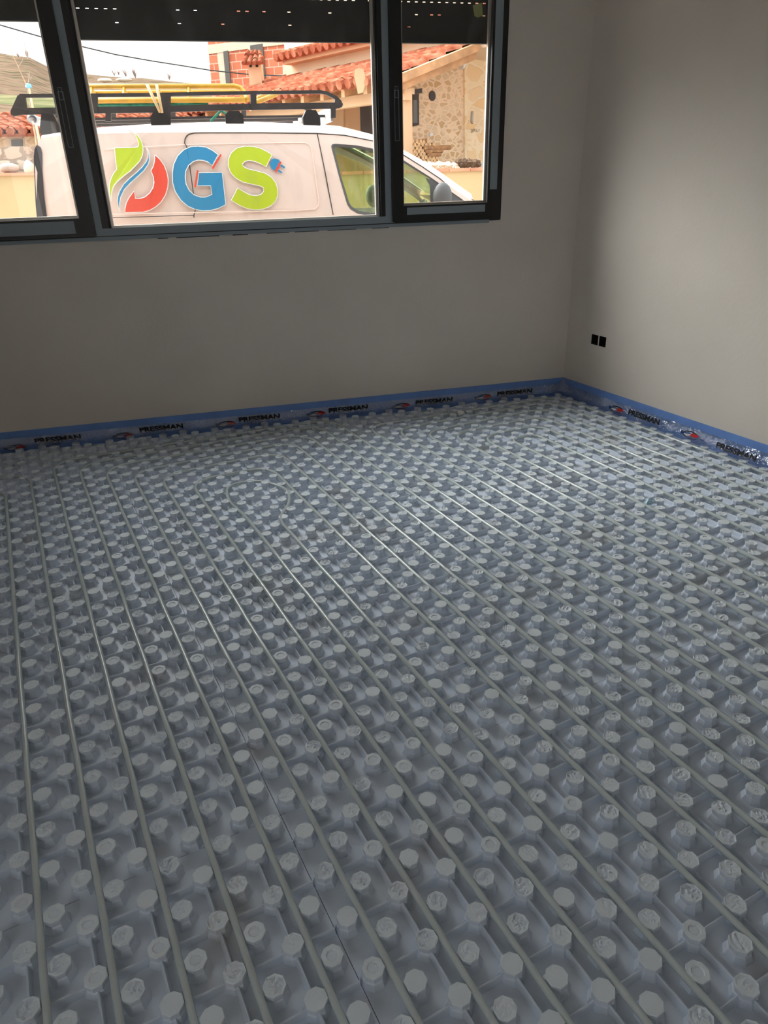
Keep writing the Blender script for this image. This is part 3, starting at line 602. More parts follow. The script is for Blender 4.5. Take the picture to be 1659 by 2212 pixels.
# cowl, bonnet, grille
nose = [(uA-.02, zc0-.06), (uA+.35, 1.10), (2.8, 1.03), (3.1, .92), (3.24, .75), (3.28, .45), (3.22, .30)]
for (u0, z0), (u1, z1) in zip(nose[:-1], nose[1:]): mb.add([V3(u0, z0, .0), V3(u1, z1, .0), V3(u1, z1, WV), V3(u0, z0, WV)], [(0, 1, 2, 3)])
mb.add([V3(-1.6, .30, 0), V3(3.2, .30, 0), V3(3.2, .30, WV), V3(-1.6, .30, WV)], [(0, 1, 2, 3)])
body = vb(mb, 'body', M['vanw'])
mb = MB(); hz = interp(sil, uH)
mb.box(V3(.62, .32, .10), HV*.03, NV*(WV-.20), UP*(interp(gut, .62)-.34)); vb(mb, 'bulkhead', M['seat'])
mb = MB(); mb.add([V3(uH+.02, hz-.01, .2), V3(uH+.02, hz-.01, WV-.2), V3(uA+.05, zc0-.05, WV-.14), V3(uA+.05, zc0-.05, .14)], [(0, 1, 2, 3)]); vb(mb, 'windscreen', M['tint'])
for off in (.012, WV-.022):
    mb = MB(); mb.prism([V3(u, z, off+side_off(z)*(1 if off < 1 else -1)) for u, z in wino], NV*.006); vb(mb, 'side_window', M['vanglass'])
# dark window surround band
cx_ = sum(p[0] for p in wino)/len(wino); cz_ = sum(p[1] for p in wino)/len(wino)
mb = MB(); n = len(wino); o_ = [V3(u, z, side_off(z)-.002) for u, z in wino]; i_ = [V3(u+(cx_-u)*.055, z+(cz_-z)*.085, side_off(z)+.004) for u, z in wino]
mb.add(o_+i_, [(i, (i+1) % n, n+(i+1) % n, n+i) for i in range(n)]); vb(mb, 'window_seal', M['vandark'])
mb = MB(); P = [uz(*p) for p in ((941, 391), (953, 402), (1004, 436), (1016, 450), (930, 456), (930, 430), (929, 400), (920, 384))]
mb.prism([V3(u, z, side_off(z)+.004) for u, z in P], NV*.004); vb(mb, 'quarter_panel', M['vandark'])
def seamline(pts, name='panel_gap', r=.0045, mt='seam'):
    mb = MB(); Q = []
    for u, z in pts: Q.append(V3(u, z, side_off(z)-.0005))
    mb.tube(Q, r, 5); return vb(mb, name, M[mt])
seamline([uz(*p) for p in ((419, 470), (419, 465), (422.5, 452), (410.6, 364), (404, 320), (403, 316), (398.5, 308.6), (399.6, 299), (403, 293), (408, 289), (420, 286.3), (440, 286), (560, 286), (686, 287.5), (746, 291.5), (811, 304.5), (869, 332), (913, 360), (951, 386), (960, 394), (964.6, 404))])
seamline([uz(*p) for p in ((687, 287), (702, 368), (719.6, 464))])
seamline([uz(*p) for p in ((205, 471.5), (300, 468.5), (418, 465))], r=.003)
# pressed panel recess: bright step lines
seamline([uz(*p) for p in ((225, 322.5), (300, 317.5), (400, 312), (520, 309.5), (640, 308), (662, 308.6), (670, 313), (674, 322))], 'pressed_edge', .0028, 'vanw')
seamline([uz(*p) for p in ((674, 322), (689, 435), (687, 445), (680, 452), (640, 454.5), (520, 457), (400, 459.5), (240, 463))], 'pressed_edge', .0055, 'vanw')
# rear light
mb = MB(); L = [uz(*p) for p in ((77.6, 312), (86, 318), (89.5, 330), (91, 371), (95, 420), (103, 480), (81, 482), (77, 440), (73, 371), (71.5, 338), (72.5, 322))]
mb.prism([V3(u, z, side_off(z)-.006) for u, z in L], NV*.012); vb(mb, 'rear_light', M['lampd'])
# mirrors
def mirror(c, name='mirror'):
    mb = MB(); mb.ball(c, .095, .06, .12, 12, 8); mb.box(c+np.array([-.03, -.02, -.2]), (.06, 0, 0), (0, .04, 0), (0, 0, .12)); return vb(mb, name, M['vandark'], True)
u_, z_ = uz(956, 425, -.12); mirror(V3(u_, z_, -.12)); u_, z_ = uz(806, 423, WV+.1); mirror(V3(u_, z_, WV+.1))
mb = MB(); mb.box(V3(uA-.25, .95, .08), HV*.45, NV*(WV-.16), UP*.20); vb(mb, 'dashboard', M['vandark'])
mb = MB(); a = np.linspace(0, 2*math.pi, 21); c = V3(uA-.42, 1.12, .42); mb.tube([c+NV*.18*math.cos(t)+(HV*.07-UP*-.16)*math.sin(t) for t in a], .014, 6); vb(mb, 'steering_wheel', M['black'])
for off in (.28, 1.0):
    mb = MB(); mb.box(V3(.72, .55, off), HV*.14+UP*0, NV*.5, UP*.50); mb.box(V3(.85, .5, off), HV*.45, NV*.5, UP*.12); vb(mb, 'seat', M['seat'])
for u0 in (-.75, 2.45):
    for off in (.02, WV-.22):
        mb = MB(); c = V3(u0, GZ+.31, off); mb.tube([c, c+NV*.2], .31, 24); w = vb(mb, 'wheel', M['tyre']); mb = MB(); mb.tube([c-NV*.01, c+NV*.21], .19, 18); vb(mb, 'rim', M['alum'], parent=w)
# logo
def c3(L): return [(220+x*.12056, 270+y*.12056) for x, y in L]
def c4(L): return [(360+x*.16878, 300+y*.16878) for x, y in L]
logo = vb(MB(), 'logo', M['green']) if False else None
def decal(pts, mt, name, outline=True):
    Q = [uz(*p) for p in pts]; mb = MB(); mb.prism([V3(u, z, side_off(z)-.004) for u, z in Q], NV*.003); o = vb(mb, name, M[mt])
    if outline:
        mb = MB(); mb.tube([V3(u, z, side_off(z)-.0015) for u, z in Q+Q[:1]], .0045, 4); ol = vb(mb, 'letter_outline', M['white'], parent=o)
    return o
decal(c3([(220, 412), (430, 405), (600, 400), (645, 385), (655, 350), (645, 290), (615, 215), (570, 155), (505, 105), (450, 75), (560, 130), (640, 195), (700, 280), (730, 380), (735, 470), (718, 560), (680, 640), (610, 720), (500, 830), (380, 920), (280, 1010), (210, 1100), (175, 1200), (168, 1290), (178, 1370), (150, 1290), (135, 1180), (140, 1060), (170, 950), (215, 860), (265, 800)]), 'green', 'logo_letter')
decal(c3([(795, 405), (830, 460), (848, 540), (846, 640), (818, 720), (750, 820), (620, 940), (500, 1050), (400, 1160), (338, 1290), (316, 1400), (318, 1500), (328, 1560), (297, 1480), (280, 1380), (285, 1280), (320, 1180), (390, 1060), (500, 950), (620, 850), (720, 750), (790, 660), (822, 580), (825, 510), (810, 450)]), 'blue', 'logo_letter')
decal(c3([(950, 535), (1040, 620), (1110, 720), (1160, 840), (1188, 980), (1180, 1120), (1140, 1250), (1060, 1380), (960, 1470), (850, 1530), (730, 1562), (420, 1568), (418, 1500), (440, 1400), (490, 1300), (575, 1190), (600, 1320), (690, 1320), (780, 1290), (860, 1220), (915, 1130), (935, 1020), (925, 930), (880, 820), (920, 750), (945, 650)]), 'red', 'logo_letter')
decal(c4([(660, 205), (585, 340), (530, 295), (470, 275), (400, 270), (340, 290), (280, 340), (245, 410), (238, 490), (250, 580), (290, 660), (350, 715), (430, 745), (500, 745), (580, 712), (565, 600), (392, 600), (415, 435), (710, 432), (755, 840), (660, 890), (560, 915), (460, 920), (360, 900), (270, 860), (180, 780), (110, 670), (78, 560), (75, 440), (90, 330), (140, 220), (220, 140), (310, 100), (400, 95), (500, 105), (590, 150)]), 'blue', 'logo_letter')
decal(c4([(1352, 205), (1275, 357), (1200, 315), (1120, 285), (1050, 275), (1000, 290), (970, 325), (990, 360), (1040, 385), (1150, 410), (1260, 440), (1340, 490), (1395, 560), (1420, 640), (1420, 730), (1385, 810), (1320, 865), (1230, 900), (1140, 908), (1040, 895), (930, 850), (830, 785), (908, 632), (990, 680), (1070, 720), (1150, 730), (1210, 712), (1245, 670), (1235, 625), (1190, 600), (1100, 582), (980, 555), (880, 500), (820, 430), (790, 340), (795, 260), (830, 180), (900, 120), (1000, 95), (1100, 97), (1200, 120), (1290, 165)]), 'green', 'logo_letter')
for L, mt in (([(690, 192), (706, 205), (597, 387), (578, 373)], 'red'), ([(388, 398), (408, 404), (375, 622), (352, 618)], 'red'), ([(1345, 262), (1385, 248), (1445, 268), (1452, 288), (1385, 410), (1340, 375), (1322, 320), (1328, 285)], 'blue'), ([(1450, 283), (1475, 297), (1410, 430), (1385, 412)], 'red'), ([(1328, 272), (1342, 266), (1330, 300), (1318, 312)], 'red'), ([(1468, 325), (1520, 360), (1508, 378), (1455, 345)], 'blue'), ([(1432, 393), (1485, 425), (1475, 442), (1420, 412)], 'blue')):
    decal(c4(L), mt, 'logo_mark', False)

# --- roof rack (bolted to the van roof, things lie in it)
RO0, RO1 = .16, 1.60
rk = empty('roof_rack', V3(.2, 1.95, .9), 'black steel roof rack with low side rails on top of the van', 'roof rack')
def rb(mb, name, mt, smooth=False):
    o = mb.build(name, mt, smooth=smooth); o.parent = rk; o.matrix_parent_inverse = Matrix.Translation(-Vector(rk.location)); return o
def U(px, py): return uz(px, py, RO0)
for off, nm in ((RO0, 'near'), (RO1, 'far')):
    def bar(P, h, t=.025):
        for (u0, z0), (u1, z1) in zip(P[:-1], P[1:]):
            a, b = V3(u0, z0, off), V3(u1, z1, off); mb.box(a-UP*h/2, b-a, NV*t, UP*h)
    mb = MB(); bar([U(42, 207), U(193, 206), U(347, 204), U(548, 200), U(693, 198.5), U(706, 201)], .026); bar([U(706, 201), U(729, 212.5), U(738, 222)], .03); rb(mb, 'top_rail', M['rackm'])
    mb = MB(); bar([U(46, 240.5), U(193, 238), U(344, 236), U(440, 233), U(548, 230.5), U(728, 228)], .047); rb(mb, 'side_rail', M['rackm'])
    mb = MB(); mb.prism([V3(*U(*p), off-.003) for p in ((38, 206), (55, 206), (55, 212), (58, 234), (60, 246), (47, 248), (30, 251.5), (23, 247), (22.7, 240))], NV*.03)
    rb(mb, 'end_plate', M['rackm']); mb = MB(); mb.prism([V3(*U(*p), off-.003) for p in ((724, 212), (735, 216), (741, 225), (739, 231), (733, 234), (722, 233))], NV*.03); rb(mb, 'end_plate', M['rackm'])
    for x0, x1, y0, y1 in ((196, 211, 206, 244), (347, 369, 203, 268), (541, 554, 200, 236), (228, 240, 238, 262), (99, 112, 238, 262), (715, 725, 228, 255)):
        mb = MB(); a, b, c, d = [V3(*U(*p), off-.006) for p in ((x0, y1), (x1, y1), (x1, y0), (x0, y0))]; mb.prism([a, b, c, d], NV*.035); rb(mb, 'post', M['rackm'])
feet_u = [U(345, 255)[0], U(506, 255)[0], U(672, 255)[0]]
for fu in feet_u+[U(105, 255)[0]]:
    for off in (RO0-.03, RO1-.04):
        zt = U(506, 240)[1]; zbm = interp(sil, fu)-.02
        mb = MB(); w = .075; pts = [(-w, zbm), (w, zbm), (w, zbm+.06), (w*.55, zt), (-w*.55, zt), (-w, zbm+.06)]
        mb.prism([V3(fu+a, b, off) for a, b in pts], NV*.09); rb(mb, 'mounting_foot', M['black'])
    mb = MB(); a = V3(fu, zt-.03, RO0+.04); mb.box(a-HV*.02-UP*.02, NV*(RO1-RO0-.02), HV*.04, UP*.035); rb(mb, 'cross_bar', M['alum'])
mb = MB(); a = V3(*U(66, 256), RO0+.03); mb.tube([a, a+NV*(RO1-RO0-.03)], .035, 12); rb(mb, 'rear_roller', M['alum'], True)
mb = MB(); a = V3(*U(716, 256), RO0+.03); mb.box(a-UP*.02, NV*(RO1-RO0), HV*.02, UP*.12); rb(mb, 'front_plate', M['alum'])
for off in np.linspace(.5, 1.3, 3):
    mb = MB(); a = V3(U(60, 240)[0], U(300, 252)[1], off); mb.box(a, HV*(U(716, 240)[0]-U(60, 240)[0]), NV*.03, UP*.02); rb(mb, 'floor_bar', M['rackm'])
# load
def load(mb, name, mt, label, cat, smooth=True): return tag(mb.build(name, M[mt], smooth=smooth), label, cat)
RB = U(300, 252)[1]+.02
mb = MB()
def YL(px, py, off): u, z = uz(px, py, off); return V3(u, max(z, RB+.03), off)
o1, o2 = .45, 1.05
near = [YL(150, 217.5, o1), YL(330, 216.5, o1), YL(470, 216, o1), YL(530, 216, o1)]
mb.tube(near, .022, 8); arc = [YL(120, 186.5, o1+.1), YL(300, 186.5, o1+.1), YL(505, 186, o1+.1), YL(518, 189, o1+.1), YL(528, 199, o1+.08), YL(533, 210, o1+.03), YL(535, 217, o1)]
mb.tube(arc, .02, 8); mb.tube([YL(120, 200, o2), YL(300, 199, o2), YL(508, 198, o2), YL(519, 201, o2), YL(526, 212, o2)], .018, 8)
load(mb, 'trestle', 'yellow', 'yellow tubular steel trestle lying lengthwise in the roof rack', 'trestle')
fo_ = bpy.data.objects['trestle']
for x in (192, 262, 335, 402):
    mb = MB(); mb.tube([YL(x, 187, o1+.1), YL(x+13, 203, o2)], .018, 6); q = mb.build('brace', M['yellow'], fo_, True); q.matrix_parent_inverse = Matrix.Identity(4)
    mb = MB(); mb.tube([YL(x+5, 187, o1+.1), YL(x+7, 217, o1)], .014, 6); q = mb.build('brace', M['yellow'], fo_, True); q.matrix_parent_inverse = Matrix.Identity(4)
mb = MB(); mb.tube([YL(552, 222, .5), YL(598, 203, .7)], .02, 8); mb.tube([YL(556, 212, .8), YL(592, 199, .9)], .018, 8); load(mb, 'steel_tube', 'yellow', 'short yellow steel tubes slanting at the front of the roof rack', 'steel tube')
mb = MB(); mb.tube([YL(170+i*20, 226.5+.8*math.sin(i*1.3), .5) for i in range(15)], [.03+.006*math.sin(i*2.1) for i in range(15)], 8); load(mb, 'mesh_roll', 'greenm', 'dark green rolled mesh lying beside the lower rail of the roof rack', 'mesh roll')
mb = MB(); q0 = uz(478, 238, .5); mb.tube([V3(*uz(478, 238, .35), .35), V3(*uz(455, 262, .35), .35)], .012, 6); mb.tube([V3(*uz(478, 238, .36), .36), V3(*uz(500, 255, .36), .36)], .012, 6); load(mb, 'green_strap', 'greenm', 'green strap hanging in loops under the roof rack', 'strap')
for k, (a, b) in enumerate((((317, 181), (346, 243)), ((338, 181), (350, 244)))):
    mb = MB(); mb.tube([V3(*uz(*a, .1), .1), V3(*uz(*b, .1), .1)], .012, 6); load(mb, 'wooden_lath', 'wood', f'thin pale wooden lath tied to the rack, the {"more slanted" if k == 0 else "steeper"} one', 'lath')

# --- generic outdoor slab from picture outline on a vertical plane
def slab(px, P, n, thick, mt, name, parent=None, az=None, holes=None, uvh=None):
    Q = [onpl(x, y, P, n) for x, y in px]; mb = MB(); mb.prism(Q, n*thick); h = np.array([n[1], -n[0], 0.])
    o = mb.build(name, mt, uvfn=lambda c: (float(c@h), float(c[2]))); 
    if parent: o.parent = parent; o.matrix_parent_inverse = Matrix.Translation(-Vector(parent.location))
    return o
def tile_roof(name, e0, e1, t0, t1, mt, parent=None, pitch=.22, rise=.07, rows=.38):
    """clay barrel tiles between eave e0-e1 and top t0-t1"""
    e0, e1, t0, t1 = map(np.asarray, (e0, e1, t0, t1)); L = max(np.linalg.norm(e1-e0), np.linalg.norm(t1-t0)); nc = max(4, int(L/pitch)); S = 5; H = np.linalg.norm(t0-e0); nr = max(2, int(H/rows))
    nn = np.cross(e1-e0, t0-e0); nn /= np.linalg.norm(nn); nn = nn if nn[2] > 0 else -nn; V = []; cols = nc*S+1
    jit = rng.uniform(-.012, .012, (nc+1, nr+1))
    for r in range(nr):
        for e in (0, 1):
            f = (r+e*.98)/nr
            for c in range(cols):
                g = c/(cols-1); k = min(c//S, nc-1); w = abs(math.sin(math.pi*(c % (S))/S+.0)) if True else 0
                p = (e0*(1-g)+e1*g)*(1-f)+(t0*(1-g)+t1*g)*f
                V.append(p+nn*(rise*w+(.035 if e == 0 else 0)+jit[k, r]))
    Fs = [((j*cols+c), (j*cols+c+1), ((j+1)*cols+c+1), ((j+1)*cols+c)) for j in range(2*nr-1) for c in range(cols-1)]
    mb = MB(); mb.add(V, Fs); o2 = len(mb.v)
    b = [e0-nn*.03, e1-nn*.03, t1-nn*.03, t0-nn*.03]; mb.prism(b, -nn*.06)
    # eave tile mouths
    for c in range(nc):
        g = (c+.5)/nc; p = e0*(1-g)+e1*g; d = (e1-e0)/np.linalg.norm(e1-e0); dn = (e0-t0)/np.linalg.norm(e0-t0)
        mb.tube([p+nn*.02+dn*-.1, p+nn*.02+dn*.10], pitch*.36, 8)
    o = mb.build(name, mt)
    if parent: o.parent = parent; o.matrix_parent_inverse = Matrix.Translation(-Vector(parent.location))
    return o
# --- garden wall (cream, terracotta coping) across the street
HG, NG = frame(-22); PG = at(990, 364, 11.0)
zt_ = PG[2]
def gw(u, z, o=0): q = PG+HG*u+NG*o; return np.array([q[0], q[1], z])
gwall = empty('garden_wall', gw(0, GZ), 'low cream garden wall with terracotta coping behind the van', 'garden wall')
def gp(mb, name, mt):
    o = mb.build(name, mt, uvfn=lambda c: (float(c@HG), float(c[2]))); o.parent = gwall; o.matrix_parent_inverse = Matrix.Translation(-Vector(gwall.location)); return o
mb = MB(); mb.box(gw(-4.5, GZ), HG*12, NG*.2, UP*(zt_-.04-GZ)); gp(mb, 'wall_body', M['ywall'])
mb = MB()
for i in range(36): mb.box(gw(-4.5+i*.335, zt_-.04, -.04), HG*.328, NG*.28, UP*.045)
gp(mb, 'coping', M['coping'])
# left garden wall + dry stone wall over it
PL_ = at(30, 380, 11.5); HL, NL = frame(-27)
lw = empty('garden_wall', PL_*[1, 1, 0]+[0, 0, GZ], 'cream garden wall with pink coping at the far left of the street', 'garden wall')
slab([(-260, 382), (74, 378), (110, 377), (120, 520), (-260, 520)], PL_, NL, .25, M['ywall'], 'wall_body', lw)
slab([(-260, 377), (110, 372), (110, 378.5), (-260, 383.5)], PL_-NL*.05, NL, .34, M['coping'], 'coping', lw)
PS_ = PL_+NL*.45
sw = slab([(-260, 325), (-60, 322), (0, 318), (30, 316), (60, 317), (110, 318), (330, 330), (330, 400), (-260, 400)], PS_, NL, .5, M['stone3'], 'dry_stone_wall'); tag(sw, 'grey dry stone wall behind the left garden wall', 'stone wall')
mb = MB(); mb.ball(onpl(20, 363, PS_-NL*.18, NL), .16, .12, .08, 10, 6, .1); tag(mb.build('boulder', M['grey'], smooth=True), 'flat brown stone on the left garden wall', 'stone')
mb = MB(); mb.ball(onpl(64, 365, PS_-NL*.14, NL), .09, .09, .13, 10, 6, .1); tag(mb.build('boulder', M['rock'], smooth=True), 'pale upright stone on the left garden wall, next to the van', 'stone')
# --- low tiled house at the left
PH = at(0, 300, 15.0); HH, NH = frame(-20)
lh = empty('low_house', PH*[1, 1, 0]+[0, 0, GZ], 'low stone house with a red tiled roof behind the van, left', 'house')
slab([(-330, 300), (0, 293), (100, 288), (330, 278), (330, 420), (-330, 420)], PH, NH, 1.8, stone_mat('low_house_stone', (.62, .45, .30), (.72, .56, .40), (.74, .58, .42), 3.2, .14), 'wall', lh)
slab([(19, 299), (52, 298), (53, 317), (20, 318)], PH-NH*.02, NH, .1, M['conc'], 'window_surround', lh); slab([(24, 302), (48, 301), (49, 316), (25, 317)], PH-NH*.05, NH, .1, M['dglass'], 'window', lh)
ea = onpl(-340, 300, PH-NH*.35, NH); eb = onpl(450, 270, PH-NH*.35, NH); eb[2] = ea[2] = (onpl(0, 291, PH-NH*.35, NH)[2]+onpl(400, 272, PH-NH*.35, NH)[2])/2
tile_roof('roof', ea, eb, ea+NH*2.6+UP*.50, eb+NH*2.6+UP*.50, M['tile'], lh, .24)
# --- farther low tiled roof to the right of it
PH2 = at(400, 260, 19.0)
lh2 = empty('low_house', PH2*[1, 1, 0]+[0, 0, GZ], 'pale low annex with a tiled roof seen between the roof rack bars', 'house')
slab([(420, 262), (700, 236), (700, 420), (420, 420)], PH2, NH, 1.2, M['pale'], 'wall', lh2); slab([(614, 239), (655, 236), (655, 262), (614, 264)], PH2-NH*.04, NH, .1, M['dglass'], 'window', lh2)
ea = onpl(410, 262, PH2-NH*.3, NH); eb = onpl(640, 238, PH2-NH*.3, NH); eb[2] = ea[2] = (ea[2]+eb[2])/2
tile_roof('roof', ea, eb, ea+NH*2+UP*.55, eb+NH*2+UP*.55, M['tile'], lh2, .24)

# --- porch house at the right
h1, n1 = frame(-76); E0 = at(850, 163, 11.5); ez = E0[2]-.01
def HP(a, t, z): q = E0+h1*a+n1*t; return np.array([q[0], q[1], z])     # a along eave (positive toward the viewer), t inward
ph = empty('porch_house', HP(-3, 2, GZ), 'stone and cream house with a tiled porch roof and round vent', 'house')
def pp(mb, name, mt, uv=None, smooth=False):
    o = mb.build(name, mt, uvfn=uv, smooth=smooth); o.parent = ph; o.matrix_parent_inverse = Matrix.Translation(-Vector(ph.location)); return o
T = 2.05; zr = ez+.62
tile_roof('porch_roof', HP(0, 0, ez), HP(-7.2, 0, ez), HP(0, T, zr), HP(-7.2, T, zr), M['tile'], ph, .235, .075, .40)
mb = MB(); mb.box(HP(-.02, .05, ez-.11), n1*(T*.93)+UP*.58, h1*.14, UP*.13); pp(mb, 'verge_beam', M['beam'])
mb = MB(); mb.box(HP(-.10, .05, ez-.23), n1*(T*.93)+UP*.58, h1*.14, UP*.13); pp(mb, 'rafter', M['beam'])
for k in range(11):
    mb = MB(); mb.box(HP(-.8-k*.62, .02, ez-.19), n1*(T-.05)+UP*.58, h1*.1, UP*.12); pp(mb, 'rafter', M['beam'])
mb = MB(); mb.box(HP(-7.0, .30, ez-.32), h1*6.95, n1*.16, UP*.17); pp(mb, 'eave_beam', M['render'])
# porch back wall, door and windows (plane t=T)
uvn = lambda c: (float(c@h1), float(c[2])); uvh = lambda c: (float(c@n1), float(c[2]))
mb = MB(); mb.box(HP(-7.6, T, GZ), h1*6.48, n1*.3, UP*(ez+.50-GZ)); pp(mb, 'porch_wall', M['tan'], uvn)
PT = E0+n1*(T-.02)
def tslab(px, mt, name, dt=0, th=.06):
    Q = [onpl(x, y, PT-n1*dt, n1) for x, y in px]; mb = MB(); mb.prism(Q, n1*th); return pp(mb, name, mt, uvn)
tslab([(777, 219), (812, 214), (816, 330), (780, 330)], M['dwood'], 'door', .03)
tslab([(655, 240), (700, 236), (700, 285), (655, 285)], M['pale'], 'shutter', .03); tslab([(712, 226), (742, 222), (742, 300), (712, 300)], M['render'], 'plaster_band', .01)
# upper storey above the porch roof, cream, with its own eave
zu = zr-.1; mb = MB(); u_l = float((onpl(617, 140, E0+n1*T, n1)-E0)@h1)
mb.box(HP(u_l, T, zu), h1*(1.9-u_l), n1*5, UP*2.8); pp(mb, 'upper_wall', M['pale'], uvn)
P_ = E0+n1*(T-.35); ua, ub_ = onpl(596, 124, P_, n1), onpl(738, 93, P_, n1); zz = (ua[2]+ub_[2])/2
a_ = float((ua-E0)@h1); 
tile_roof('upper_roof', HP(a_, T-.35, zz), HP(2.2, T-.35, zz), HP(a_, T+2, zz+.75), HP(2.2, T+2, zz+.75), M['tile'], ph, .235)
mb = MB(); mb.box(HP(a_+.1, T-.25, zz-.14), h1*(2-a_), n1*.4, UP*.1); pp(mb, 'cornice', M['render'], uvn)
# gable side stone walls (planes facing the viewer)
sd = -1.0; PSW = E0+h1*sd
def gslab(px, P, mt, name, dt=0, th=.25):
    Q = [onpl(x, y, P+h1*dt, h1) for x, y in px]; mb = MB(); mb.prism(Q, -h1*th); return pp(mb, name, mt, uvh)
gslab([(862, 168), (1040, 70), (1040, 420), (862, 420)], PSW, M['stone'], 'stone_wall')
gslab([(1004, -60), (1230, -60), (1230, 430), (1004, 430)], PSW, M['stone2'], 'corner_wall', .03, .2)
gslab([(893, 194), (912, 191), (912, 201), (893, 204)], PSW, M['dwood'], 'lintel', .03, .1)
gslab([(893, 204), (905, 202.5), (905.5, 270), (893, 273)], PSW, M['frame_d'], 'window_frame', .03, .1); gslab([(893, 216), (901, 215), (902, 265), (893, 266)], PSW, M['dglass'], 'window_glass', .045, .1)
cv = onpl(934.5, 207, PSW+h1*.02, h1); mb = MB(); mb.prism([cv+n1*.055*math.cos(t)*1.5+UP*.085*math.sin(t) for t in np.linspace(0, 2*math.pi, 21)[:-1]], -h1*.1); pp(mb, 'round_vent', M['dwood'])
gslab([(929, 288), (935, 287), (935.5, 293), (929.5, 294)], PSW, M['white'], 'meter_box', .04, .1)
gslab([(1021, 240), (1023.5, 240), (1022, 268), (1019.5, 262)], PSW, M['grey'], 'iron_bracket', .27, .05)
gslab([(1002, 118), (1006, 112), (1008, 140), (1001, 150)], PSW, M['white'], 'downspout_wrap', .3, .1)
gslab([(988, 130), (998, 127), (998, 136), (990, 138)], PSW, M['frame_d'], 'gutter_end', .3, .1)
# illegible scribble on the corner stones
mb = MB(); PG_ = PSW+h1*.04
for st in ([(1018, 279), (1021, 279), (1018, 282), (1022, 281), (1021, 285), (1018.5, 286.5)], [(1023, 278), (1022, 284), (1019, 287), (1018, 284)], [(1025, 278), (1025, 283)], [(1027, 279), (1025, 282), (1028, 284)], [(1030, 279), (1029, 283), (1032, 285)], [(1036, 279), (1034, 284)]):
    mb.tube([onpl(x, y, PG_, h1) for x, y in st], .006, 5)
pp(mb, 'scribble', M['grey'])
# porch column
cpl = E0+h1*(-.12); a, b = onpl(869, 300, cpl, h1), onpl(891, 300, cpl, h1); w = np.linalg.norm(b-a)
mb = MB(); mb.box(a*[1, 1, 0]+[0, 0, GZ], n1*w, -h1*.3, UP*(onpl(880, 203, cpl, h1)[2]-GZ)); pp(mb, 'column', M['render'])
mb = MB(); zc1 = onpl(880, 203, cpl, h1)[2]; mb.box(a*[1, 1, 0]+[0, 0, zc1]-n1*.03+h1*.03, n1*(w+.06), -h1*.36, UP*.09); pp(mb, 'capital', M['render'])
# chimney on the porch roof
Pc = at(552, 180, 16.5); hc_, nc_ = frame(-30)
ch = empty('chimney', Pc*[1, 1, 0]+[0, 0, 3.2], 'cream chimney with a small tiled cap in front of the brick building', 'chimney')
def cp_(mb, name, mt): o = mb.build(name, mt); o.parent = ch; o.matrix_parent_inverse = Matrix.Translation(-Vector(ch.location)); return o
a = onpl(539, 180, Pc, nc_); b = onpl(566, 180, Pc, nc_); w = np.linalg.norm(b-a); zt1, zb1 = onpl(552, 133, Pc, nc_)[2], onpl(552, 200, Pc, nc_)[2]
mb = MB(); mb.box(a*[1, 1, 0]+[0, 0, zb1-.8], hc_*w, nc_*w, UP*(zt1-zb1+.8)); cp_(mb, 'shaft', M['render'])
for k in range(2):
    mb = MB(); mb.box(a*[1, 1, 0]+[0, 0, zt1-.11]+hc_*(w*(.12+.5*k))-nc_*.01, hc_*w*.2, nc_*.05, UP*.1); cp_(mb, 'smoke_opening', M['hole'])
tp = a*[1, 1, 0]+[0, 0, zt1]
tile_roof('cap_tiles', tp-hc_*.1-nc_*.1, tp+hc_*(w+.1)-nc_*.1, tp-hc_*.02+nc_*w*.5+UP*.22, tp+hc_*(w+.02)+nc_*w*.5+UP*.22, M['tile'], ch, .14, .05, .3)
mb = MB(); mb.prism([tp-hc_*.05, tp+hc_*(w+.05), tp+hc_*(w+.0)+nc_*w*.5+UP*.19, tp+nc_*w*.5+UP*.19], -UP*.03); cp_(mb, 'cap_slab', M['tilep'])
# --- brick building
hb_, nb_ = frame(-47); Pb = at(450, 120, 24.0)
bb = empty('brick_building', Pb*[1, 1, 0]+[0, 0, GZ], 'unfinished red brick building with a pale concrete band and empty windows', 'building')
def bslab(px, mt, name, dt=0, th=.3):
    Q = [onpl(x, y, Pb-nb_*dt, nb_) for x, y in px]; mb = MB(); mb.prism(Q, nb_*th); o = mb.build(name, mt, uvfn=lambda c: (float(c@hb_), float(c[2]))); o.parent = bb; o.matrix_parent_inverse = Matrix.Translation(-Vector(bb.location)); return o
bslab([(447, -80), (760, -100), (760, 300), (459, 300), (456, 180), (449, 92)], M['brick'], 'brick_wall', 0, 6)
bslab([(448, 97), (545, 86), (640, 75), (640, 93), (545, 104), (450, 117)], M['conc'], 'concrete_band', .03, .2)
bslab([(469, 113), (492, 109), (498, 179), (476, 181)], M['conc'], 'window_reveal', .02, .2); bslab([(482, 111), (492, 109), (498, 179), (488, 180)], M['dglass'], 'window', .05, .2)
bslab([(535, 99), (567, 94), (573, 168), (540, 172)], M['dglass'], 'window', .04, .2); bslab([(535, 99), (540, 98.5), (545, 171), (540, 172)], M['conc'], 'window_reveal', .06, .2)
bslab([(610, 120), (617, 119), (618, 160), (611, 162)], M['conc'], 'mortar_edge', .03, .2)

